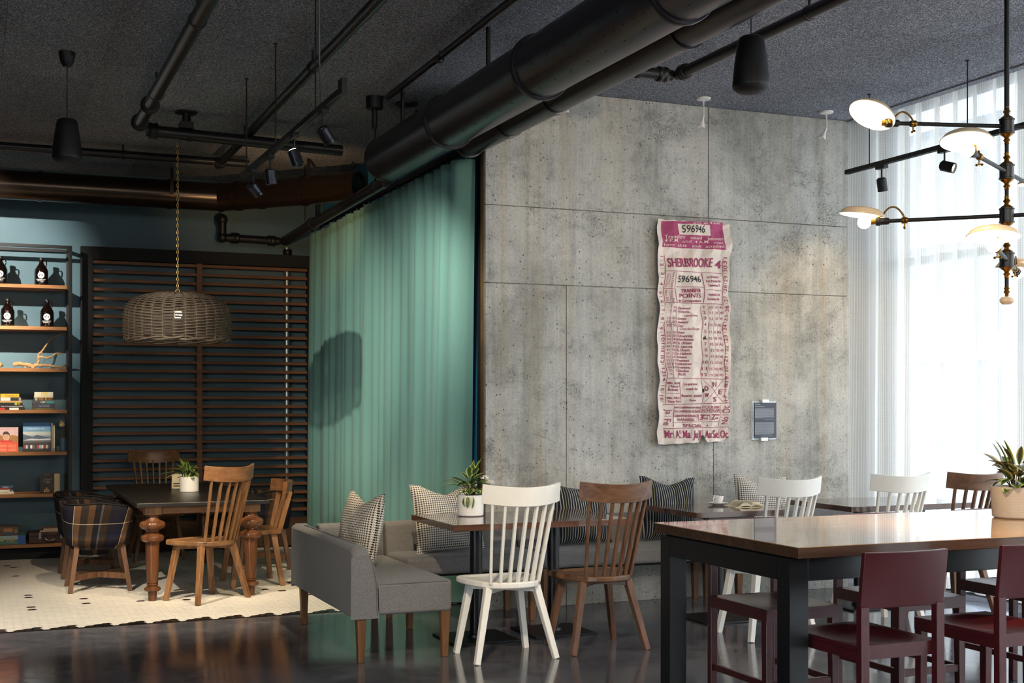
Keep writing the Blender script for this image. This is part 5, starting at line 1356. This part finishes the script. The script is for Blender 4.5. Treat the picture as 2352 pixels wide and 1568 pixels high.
mc = thing('menu_card', 'small printed menu card standing behind the white pot on the dining table', 'card', (1.60, 11.38, .738), world=True)
MB().box((1.60, 11.38, .805), (.085, .003, .13), (.12, 0, 0)).build('card', MT['paper'], mc)
for zz in (.85, .83, .79, .77): MB().box((1.60, 11.377, zz), (.06, .003, .006), (.12, 0, 0)).build('printed_line', MT['inkdark'], mc)
MB().b2(1.57, 1.63, 11.36, 11.40, .738, .746).build('stand', MT['steel'], mc)
# ================================================================== BOOKSHELF AND ITS CONTENTS
SF = 13.02
bs = thing('bookshelf', 'open black-framed bookshelf with wooden shelves on the blue wall', 'shelf', (0, 13.2, 0), world=True)
for x in (.838, -.95):
    MB().b2(x - .016, x + .016, SF, SF + .03, .0, 2.98).build('post', MT['black'], bs, .002)
    MB().b2(x - .016, x + .016, 13.36, 13.39, .0, 2.98).build('post', MT['black'], bs, .002)
    MB().b2(x - .016, x + .016, SF + .03, 13.36, 2.95, 2.98).build('side_rail', MT['black'], bs, .002)
    MB().b2(x - .016, x + .016, SF + .03, 13.36, .10, .13).build('side_rail', MT['black'], bs, .002)
MB().b2(-.934, .822, SF, SF + .03, 2.95, 2.98).build('top_rail', MT['black'], bs, .002)
MB().b2(-.934, .822, 13.36, 13.39, 2.95, 2.98).build('top_rail', MT['black'], bs, .002)
MB().b2(-.95, .85, 13.12, 13.38, .0, .095).build('toe_board', MT['jamb'], bs)
SZ = [2.600, 2.205, 1.810, 1.417, 1.020, .624, .150]
for z in SZ:
    MB().b2(-.92, .808, SF + .004, 13.375, z - .033, z).build('shelf_board', MT['shelf'], bs, .0015)
def sx(p, y=13.15): return px(p, 900, y).x

def growler(x, i, z, lab):
    t = thing('growler_bottle', lab, 'bottle', (x, 13.16, z), -.15, 'brown growler bottles')
    MB().lathe([(.001, .001), (.056, .001), (.0615, .008), (.0625, .02), (.0625, .135), (.060, .150), (.050, .172), (.036, .193), (.025, .207), (.021, .218), (.0195, .238), (.023, .240), (.023, .246), (.0195, .248)], (0, 0, 0), 36).build('body', MT['bottle'], t)
    MB().lathe([(.0225, 0), (.0225, .02), (.02, .022), (.001, .022)], (0, 0, .244), 24).build('cap', MT['black'], t)
    MB().tube([(.021, 0, .236), (.038, 0, .240), (.048, 0, .228), (.048, 0, .20), (.042, 0, .180)], .0055, 8).build('handle', MT['bottle'], t)
    # wrapped round printed badge with three dots and two lines of lettering
    R_ = .0632
    mb = MB(); dk = MB()
    def wrap(u, v, z0, off=0): a = -PI / 2 + u / R_; return ((R_ + off) * math.cos(a), (R_ + off) * math.sin(a), z0 + v)
    def disc(m_, cu, cv, r, z0, off, n=24):
        vs = [wrap(cu, cv, z0, off)] + [wrap(cu + r * math.cos(2 * PI * k / n), cv + r * math.sin(2 * PI * k / n), z0, off) for k in range(n)]
        vs2 = [wrap(cu + r * .5 * math.cos(2 * PI * k / n), cv + r * .5 * math.sin(2 * PI * k / n), z0, off) for k in range(n)]
        b = vs + vs2; fs = [(0, 1 + n + k, 1 + n + (k + 1) % n) for k in range(n)] + [(1 + n + k, 1 + k, 1 + (k + 1) % n, 1 + n + (k + 1) % n) for k in range(n)]
        m_.add(b, fs)
    disc(mb, .004, 0, .031, .098, .0004)
    disc(dk, -.010, -.002, .0062, .098, .0009, 10); disc(dk, .004, .008, .0062, .098, .0009, 10); disc(dk, .018, -.002, .0062, .098, .0009, 10)
    for s_, w, z0, h in (('DOMINION CITY', .088, .052, .0085), ('BREWING CO.', .064, .040, .006)):
        vs, fs, a, b, c, d = text_geo(s_)
        mb.add([wrap(.004 + ((p[0] - a) / (b - a) - .5) * w, p[1] / .72 * h, z0, .0004) for p in vs], fs)
    bg = mb.build('badge', MT['porcelain'], t); dk.build('badge_dots', MT['inkdark'], bg)
growler(sx(1), 0, SZ[0], 'brown growler bottle at the left end of the top shelf')
growler(sx(95), 1, SZ[0], 'brown growler bottle toward the right of the top shelf')
growler(sx(17.5), 2, SZ[1], 'brown growler bottle at the left of the second shelf')
growler(sx(108), 3, SZ[1], 'brown growler bottle toward the right of the second shelf')

def dp(x, y, Y=13.17): return px(x, y, Y)
dw = thing('driftwood', 'pale gnarled driftwood branch lying along the third shelf', 'driftwood', (dp(90, 846).x, 13.17, SZ[2]), world=True)
def branch(mb, pts, rs, seed, n=9):
    r = random.Random(seed); P = []; Rr = []
    for i in range(len(pts) - 1):
        a, b = Vector(pts[i]), Vector(pts[i + 1])
        for k in range(5):
            t = k / 5; P.append(a.lerp(b, t) + Vector((r.uniform(-1, 1), r.uniform(-1, 1), r.uniform(-1, 1))) * .0035); Rr.append((rs[i] + (rs[i + 1] - rs[i]) * t) * r.uniform(.8, 1.25))
    P.append(Vector(pts[-1])); Rr.append(rs[-1]); mb.tube(P, Rr, n)
mb = MB()
D_ = lambda *l: [dp(x, y, Y) for x, y, Y in l]
branch(mb, D_((31, 837, 13.16), (45, 835, 13.16), (62, 837, 13.16), (77, 842, 13.17), (86, 836, 13.18), (90, 826, 13.18), (88, 816, 13.18), (92, 810, 13.18), (97, 808, 13.18)), [.020, .021, .020, .020, .014, .013, .012, .012, .006], 1)
branch(mb, D_((84, 824, 13.18), (95, 819, 13.17), (108, 822, 13.16), (118, 819, 13.15), (128, 812, 13.15), (136, 811, 13.15), (144, 812, 13.15)), [.008, .010, .009, .008, .008, .008, .005], 2)
branch(mb, D_((82, 838, 13.18), (96, 839, 13.15), (112, 838, 13.13), (124, 842, 13.12), (138, 843, 13.11), (148, 841, 13.10), (153, 836, 13.10), (160, 839, 13.10)), [.012, .012, .012, .010, .010, .009, .008, .004], 3)
branch(mb, D_((94, 810, 13.2), (103, 797, 13.23), (112, 783, 13.26), (124, 774, 13.28), (140, 768, 13.3)), [.007, .008, .006, .005, .003], 4)
branch(mb, D_((56, 840, 13.16), (59, 846.5, 13.15)), [.010, .006], 5); branch(mb, D_((72, 842, 13.16), (78, 845, 13.14)), [.010, .004], 6)
mb.build('branch', MT['drift'], dw)
d2 = thing('driftwood', 'stub of pale driftwood at the left edge of the third shelf', 'driftwood', (dp(-2, 846).x, 13.17, SZ[2]), world=True)
mb = MB(); branch(mb, D_((-22, 838, 13.16), (-8, 837, 13.16), (2, 838, 13.16), (6, 840, 13.16)), [.015, .022, .021, .012], 7); mb.build('branch', MT['drift'], d2)

BM = {}
def bm(hx):
    if hx not in BM: BM[hx] = plain('book_cover_' + hx, hx, .45, var=.05)
    return BM[hx]
def flatbook(x0, x1, z, h, col, lab, group, text=None, tcol='porcelain', dep=.15, patch=None, th=.7, tx=(.15, .85), y0=13.07):
    t = thing('book', lab, 'book', ((x0 + x1) / 2, y0, z), group=group, world=True)
    e = .0022
    _m = MB().b2(x0, x1, y0 + .004, y0 + dep, z, z + e).b2(x0, x1, y0 + .004, y0 + dep, z + h - e, z + h).b2(x0, x1, y0, y0 + .004, z, z + h); cv = _m.build('cover', bm(col), t, .0012, 1)
    MB().b2(x0 + .003, x1 - .003, y0 + .004, y0 + dep - .004, z + e, z + h - e).build('pages', MT['paper'], t)
    if patch:
        for (a, b, c2) in patch: MB().b2(x0 + (x1 - x0) * a, x0 + (x1 - x0) * b, y0 - .0006, y0 + .001, z + .0006, z + h - .0006).build('spine_band', bm(c2), cv)
    if text:
        vs, fs, a, b, c, d = text_geo(text); w = (x1 - x0) * (tx[1] - tx[0]); hh = h * th
        MB().add([(x0 + (x1 - x0) * tx[0] + (p[0] - a) / (b - a) * w, y0 - .0011, z + h * (1 - th) / 2 + p[1] / .72 * hh) for p in vs], fs).build('spine_lettering', MT.get(tcol) or bm(tcol), cv)
    return z + h
G2 = 'paperbacks stacked on the fourth shelf'
def stack(base, rows, grp):
    z = base
    for (a, b, ya, yb, col, lab, kw) in rows:
        p = px(a, yb, 13.07); q = px(b, ya, 13.07); z = flatbook(p.x, q.x, z, max(.012, q.z - p.z), col, lab, grp, **kw)
E8 = lambda y: 860 + y / 7.84
X8 = lambda x: x / 7.84
stack(SZ[3], [
 (X8(580), X8(1003), E8(597), E8(632), '4a4222', 'olive paperback at the bottom of the right-hand stack', dict(text='THROUGH GRIFFIN', tcol='a09040', th=.5)),
 (X8(585), X8(993), E8(515), E8(592), '34323a', 'thick dark paperback reading GONE, second from the bottom of its stack', dict(text='GONE', tcol='7f86b0', tx=(.27, .76), th=.62)),
 (X8(582), X8(987), E8(457), E8(512), '3c4148', 'grey paperback reading LIES above the GONE book', dict(text='LIES', tx=(.38, .58), th=.62, patch=[(.62, .97, '3d8c90')])),
 (X8(605), X8(960), E8(403), E8(455), '3b2a20', 'dark brown paperback with gold marks in the middle of the right-hand stack', dict(patch=[(.06, .2, 'a39a8a'), (.25, .5, '8a6430'), (.58, .66, 'b08a3c'), (.7, .95, '7a4e28')])),
 (X8(613), X8(958), E8(372), E8(402), 'd8cdb0', 'thin cream paperback second from the top of the right-hand stack', {}),
 (X8(620), X8(957), E8(303), E8(371), 'e2dccb', 'pale yellowish paperback on top of the right-hand stack', dict(patch=[(.35, .7, 'e0cf8a')])),
], G2)
stack(SZ[3], [
 (-14, X8(447), E8(605), E8(645), '17130f', 'dark paperback with a red end at the bottom of the left-hand stack', dict(patch=[(.0, .36, 'b02a20'), (.50, .80, 'd8d2c6')])),
 (-12, X8(436), E8(552), E8(600), '191a1e', 'black paperback with a white title, second in the left-hand stack', dict(text='THE CYCLING MANUSCRIPT', th=.4, tx=(.2, .97))),
 (-12, X8(432), E8(508), E8(550), '121310', 'black paperback with green dots in the left-hand stack', dict(patch=[(.68, .76, 'a8b41e'), (.78, .86, '6a7d18'), (.96, 1.0, 'c02a2a')])),
 (-8, X8(395), E8(468), E8(503), 'b9955a', 'tan paperback in the middle of the left-hand stack', {}),
 (0, X8(392), E8(408), E8(466), '23252a', 'black and white paperback second from the top of the left-hand stack', dict(patch=[(.02, .48, 'd5cfc6'), (.86, .96, 'a08c84')])),
 (X8(5), X8(345), E8(340), E8(405), 'd3ae2f', 'yellow paperback on top of the left-hand stack', dict(text='Theories of', tcol='8a5a1a', tx=(.25, .9), th=.45)),
], G2)

def standbook(a, b, ya, yb, thick, col, lab, y0=13.14, lean=-.12):
    p, q = px(a, yb, y0), px(b, ya, y0)
    t = thing('book', lab, 'book', ((p.x + q.x) / 2, y0, p.z + .003))
    t.rotation_euler = (lean, 0, 0); w, h = q.x - p.x, q.z - p.z
    _m = MB().b2(-w / 2, w / 2, 0, .003, 0, h).b2(-w / 2, w / 2, thick - .003, thick, 0, h).b2(-w / 2, -w / 2 + .003, .003, thick - .003, 0, h); cv = _m.build('cover', bm(col), t)
    MB().b2(-w / 2 + .003, w / 2 - .003, .003, thick - .003, .003, h - .003).build('pages', MT['paper'], t)
    def pr(nm, poly, c, off=.0006): 
        MB().add([(-w / 2 + u * w, -off, v * h) for u, v in poly], [tuple(range(len(poly)))]).build(nm, bm(c) if isinstance(c, str) else c, cv)
    def tx(s, u0, u1, v, hh, c, off=.0022):
        vs, fs, a_, b_, c_, d_ = text_geo(s); MB().add([(-w / 2 + (u0 + (u1 - u0) * (x - a_) / (b_ - a_)) * w, -off, (v + y / .72 * hh) * h) for x, y in vs], fs).build('cover_lettering', bm(c), cv)
    return t, pr, tx
R_ = lambda u0, u1, v0, v1: [(u0, v0), (u1, v0), (u1, v1), (u0, v1)]
el = lambda cx, cy, rx, ry, n=20: [(cx + rx * math.cos(2 * PI * k / n), cy + ry * math.sin(2 * PI * k / n)) for k in range(n)]
t, pr, tx = standbook(X8(415), X8(915), E8(865), E8(1385), .022, '101216', 'CANADA C3 photo book with a blue sky and mountain cover standing on the fifth shelf')
pr('cover_print', R_(0, 1, .84, 1), '3f78ad'); pr('cover_print', R_(0, 1, .68, .84), '6f9fc4'); pr('cover_print', R_(0, 1, .55, .68), 'b9c0bd'); pr('cover_print', R_(0, 1, .36, .55), '8f9ba6')
pr('cover_print', [(0, .38), (0, .60), (.16, .55), (.35, .50), (.5, .57), (.72, .52), (1, .47), (1, .38)], '4a5b70', .0010); pr('cover_print', [(0, .38), (.3, .44), (.6, .42), (1, .45), (1, .38)], 'c9cdd0', .0014)
pr('cover_print', R_(0, 1, .22, .36), '3a332c'); pr('cover_print', R_(0, 1, .30, .37), '57585a', .001)
for k in range(12): pr('cover_print', R_(.02 + k * .08, .09 + k * .08, .09, .21), ('8d3030', 'c9b9ac', '2d4a78', 'e2ddd6', '7a5a48', '3a3a40', 'b53a3a', '9db0c4', 'd8cfc2', '8a2430', 'c4b49c', '4a4a52')[k], .001)
pr('cover_print', [(.44, .33), (.48, .36), (.50, .33)], 'c03a30', .0016)
tx('CANADA C3', .16, .76, .755, .05, 'd9dfe6'); tx('COAST TO COAST TO COAST', .14, .70, .70, .018, '3b4652'); tx('CONNECTING CANADIANS', .36, .72, .06, .018, '8a8f98')
t, pr, tx = standbook(-28, X8(330), E8(950), E8(1400), .01, 'd4512c', 'orange-red magazine with a smiling portrait cover at the left of the fifth shelf')
pr('cover_print', R_(0, 1, .39, 1), 'c9a6a6'); pr('cover_print', [(0, .39), (0, .66), (.3, .70), (.6, .62), (.8, .68), (1, .64), (1, .39)], '9c6a30', .001)
pr('cover_print', [(.38, .39), (.42, .47), (.55, .51), (.72, .50), (.80, .45), (.82, .39)], 'c22a26', .0014); pr('cover_print', el(.60, .60, .115, .135), 'c79a80', .0018); pr('cover_print', [(.49, .66), (.50, .78), (.56, .83), (.66, .82), (.72, .72), (.71, .62), (.69, .70), (.58, .72), (.52, .70)], '2a211d', .0022)
pr('cover_print', R_(.52, .69, .47, .52), 'c79a80', .0016); pr('cover_print', el(.56, .61, .016, .01, 8), '2a211d', .0026); pr('cover_print', el(.645, .61, .016, .01, 8), '2a211d', .0026); pr('cover_print', [(.555, .545), (.60, .53), (.65, .545), (.60, .54)], '8a2a28', .0026)
for k in range(5):
    for j in range(3): pr('cover_print', R_(.06 + j * .31, .30 + j * .31, .04 + k * .055, .055 + k * .055), 'e2a080', .001)
tx('WE LIVE MORE THAN ALONE', .05, .95, .92, .022, '5a3030'); tx('CONTENTS', .1, .42, .345, .024, 'f0d8c8')
for k, (a, b, ya, c) in enumerate(((930, 945, 875, 'e2e0da'), (948, 962, 885, '5b6470'), (965, 990, 915, 'a39a80'))):
    p, q = px(X8(a), E8(1383), 13.10), px(X8(b), E8(ya), 13.10)
    t = thing('magazine', ('thin white magazine leaning beside the mountain photo book', 'thin slate-grey magazine between two paler ones', 'thin beige magazine leaning near the blue vase')[k], 'magazine', ((p.x + q.x) / 2, 13.10, p.z), world=True)
    MB().box(((p.x + q.x) / 2, 13.20, (p.z + q.z) / 2 + .001), (q.x - p.x - .002, .2, q.z - p.z), (0, 0, 0)).build('cover', bm(c), t); MB().b2(p.x + .001, q.x - .001, 13.0995, 13.102, p.z + .03, q.z - .02).build('pages', MT['paper'], t)
vx = px(X8(1135), 900, 13.16).x
va = thing('bud_vase', 'slate-blue cylindrical bud vase at the right of the fifth shelf', 'vase', (vx, 13.16, SZ[4]))
MB().lathe([(.001, 0), (.030, 0), (.033, .004), (.034, .10), (.033, .115), (.024, .125), (.022, .13), (.019, .128), (.019, .10)], (0, 0, 0), 32).build('body', plain('slate_blue_glaze', '44606e', .45), va)
fl = thing('dried_flower', 'dried cream rose bunch standing in the blue bud vase', 'flower', (vx, 13.16, SZ[4] + .10))
for k, (dx, dy, dz) in enumerate(((-.01, 0, .13), (.012, .008, .14), (.02, -.01, .11), (-.018, .01, .10))): MB().tube([(0, 0, 0), (dx * .6, dy, .06), (dx, dy, dz)], .0022, 5).build('stem', MT['stem'], fl)
r = random.Random(3)
for k in range(26):
    a = r.uniform(0, 2 * PI); rad = r.uniform(.004, .034); h = .145 + .03 * (1 - rad / .034) + r.uniform(-.006, .006)
    o = put('petal', LF_P if 0 else leaf_me('petal', .03, .03, MT['dried'], .4, -.8, 4) if k == 0 else PET, fl); PET = o.data
    o.location = (-.012 + rad * math.cos(a) * .6, rad * math.sin(a) * .6, h - .015); o.rotation_euler = (.7 + r.uniform(-.2, .4), 0, a - PI / 2)

# sixth shelf
E6 = lambda y: 1050 + y / 6.533
X6 = lambda x: x / 6.533
stack(SZ[5], [
 (-10, X6(213), E6(528), E6(552), 'cfc4a4', 'cream paperback at the bottom of the sixth-shelf stack', {}),
 (-10, X6(205), E6(500), E6(527), 'd6cfba', 'off-white paperback second from the bottom on the sixth shelf', dict(text='FIELD GUIDE', tcol='inkdark', th=.4, tx=(.1, .7))),
 (-8, X6(185), E6(466), E6(499), 'd9d2c2', 'white paperback with a blue badge on the sixth shelf', dict(patch=[(.84, .96, '2d3a78')])),
 (-6, X6(158), E6(434), E6(465), '8a2d1e', 'dull red paperback second from the top on the sixth shelf', {}),
 (X6(12), X6(200), E6(398), E6(432), '39506a', 'blue-grey paperback on top of the sixth-shelf stack', dict(text='Tolstoy', th=.5, tx=(.2, .6))),
], 'paperbacks stacked on the sixth shelf')
t, pr, tx = standbook(X6(600), X6(808), E6(247), E6(535), .03, '1a120e', 'dark book with a golden bottle picture standing on the sixth shelf', 13.12, 0)
pr('cover_print', [(.30, .02), (.30, .14), (.42, .20), (.45, .28), (.52, .28), (.55, .20), (.68, .14), (.68, .02)], 'a5823a'); pr('cover_print', R_(.30, .35, .02, .12), 'd9c9a0', .001); pr('cover_print', R_(.36, .62, .10, .13), '6a4a1c', .001)
tx('GRAND', .32, .85, .68, .05, '9a8a70'); tx('WHISKY', .22, .72, .58, .05, '9a8a70'); tx('GUIDE', .45, .70, .50, .04, 'c9bda0'); pr('cover_print', R_(.28, .70, .92, .97), '5a4a30', .001)
p, q = px(X6(812), E6(533), 13.13), px(X6(900), E6(243), 13.13)
t = thing('book', 'pale tan and lime-edged book standing beside the dark bottle book', 'book', ((p.x + q.x) / 2, 13.13, p.z), world=True)
MB().b2(p.x, q.x - .004, 13.13, 13.29, p.z, q.z).build('pages', bm('b9a27c'), t, .002); MB().b2(q.x - .004, q.x, 13.128, 13.292, p.z, q.z).build('cover', bm('8aa028'), t)

# bottom shelf: puzzles and suitcase
def boxy(a, b, ya, yb, y0, y1, name, lab, cat, mat, grp=None):
    p, q = px(X6(a), E6(yb), y0), px(X6(b), E6(ya), y0)
    t = thing(name, lab, cat, ((p.x + q.x) / 2, y0, p.z), group=grp, world=True)
    return t, p, q
zb = SZ[6]
p, q = px(-30, 1252, 13.06), px(X6(383), E6(1232), 13.06); h = .085
t = thing('puzzle_box', 'blue-green 1000 piece puzzle box on the bottom shelf', 'box', ((p.x + q.x) / 2, 13.06, zb), world=True)
MB().b2(p.x, q.x, 13.06, 13.34, zb, zb + h).build('lid', bm('4f7f6a'), t, .002)
MB().b2(q.x - (q.x - p.x) * .20, q.x + .0006, 13.0594, 13.07, zb + .001, zb + h - .001).build('lid_band', bm('2f5fa8'), t); MB().b2(p.x, q.x - (q.x - p.x) * .20, 13.0594, 13.061, zb + h * .55, zb + h * .98).build('lid_band', bm('9fb6b0'), t)
vs, fs, a, b, c, d = text_geo('1000'); x0 = px(X6(112), 1240, 13.06).x; w = px(X6(218), 1240, 13.06).x - x0
MB().add([(x0 + (v[0] - a) / (b - a) * w, 13.0585, zb + .022 + v[1] / .72 * .046) for v in vs], fs).build('lid_lettering', bm('c9a52a'), t)
MB().add([(px(X6(30), 1240, 13.06).x + .014 * math.cos(k), 13.0585, zb + .045 + .014 * math.sin(k)) for k in [2 * PI * j / 12 for j in range(12)]], [tuple(range(12))]).build('lid_badge', bm('c9a52a'), t)
q2 = px(X6(275), 1200, 13.08)
t2 = thing('puzzle_box', 'brown picture puzzle box on top of the 1000 piece box', 'box', (q2.x - .15, 13.08, zb + h), world=True)
MB().b2(q2.x - .34, q2.x, 13.08, 13.3, zb + h, zb + h + .082).build('lid', bm('5a3f28'), t2, .002)
MB().b2(q2.x - .13, q2.x - .05, 13.0792, 13.081, zb + h + .012, zb + h + .066).build('lid_print', bm('b0703a'), t2); MB().b2(q2.x - .13, q2.x - .05, 13.0788, 13.081, zb + h + .012, zb + h + .034).build('lid_print', bm('39506a'), t2); MB().b2(q2.x - .035, q2.x - .006, 13.0792, 13.081, zb + h + .02, zb + h + .056).build('lid_print', bm('8a7050'), t2)
p, q = px(X6(440), 1250, 13.05), px(X6(985), 1240, 13.05); p2 = px(X6(565), 1250, 13.05)
t = thing('suitcase', 'small dark red leather suitcase with a chrome handle on the bottom shelf', 'suitcase', ((p.x + q.x) / 2, 13.05, zb), world=True)
MB().b2(p2.x - .08, q.x, 13.06, 13.33, zb, zb + .105).build('body', MT['bag'], t, .006, 2); MB().b2(p2.x - .081, q.x + .001, 13.058, 13.332, zb + .066, zb + .071).build('seam', MT['jamb'], t)
hc = px(X6(757), E6(1265), 13.05)
MB().tube([(hc.x - .055, 13.055, zb + .083), (hc.x - .055, 13.035, zb + .070), (hc.x - .045, 13.025, zb + .042), (hc.x - .02, 13.022, zb + .030), (hc.x + .02, 13.022, zb + .030), (hc.x + .045, 13.025, zb + .042), (hc.x + .055, 13.035, zb + .070), (hc.x + .055, 13.055, zb + .083)], .006, 8).build('handle', MT['chrome'], t)
for xx in (p2.x + .01, q.x - .05): MB().b2(xx, xx + .022, 13.052, 13.062, zb + .04, zb + .105).build('latch', MT['steel'], t, .002)
for k, (dx, w, lab) in enumerate(((0.02, .33, 'flat tan folder lying on the dark red suitcase'), (.05, .23, 'smaller pinkish-tan notebook on top of the tan folder'))):
    z0 = zb + .105 + k * .017
    t3 = thing('notebook', lab, 'notebook', (p2.x + dx + w / 2, 13.08, z0), world=True)
    MB().b2(p2.x + dx, p2.x + dx + w, 13.08, 13.28, z0, z0 + .017).build('cover', bm(('9a7048', 'ad8262')[k]), t3, .002); MB().b2(p2.x + dx + .004, p2.x + dx + w - .004, 13.0795, 13.081, z0 + .004, z0 + .013).build('pages', MT['paper'], t3)
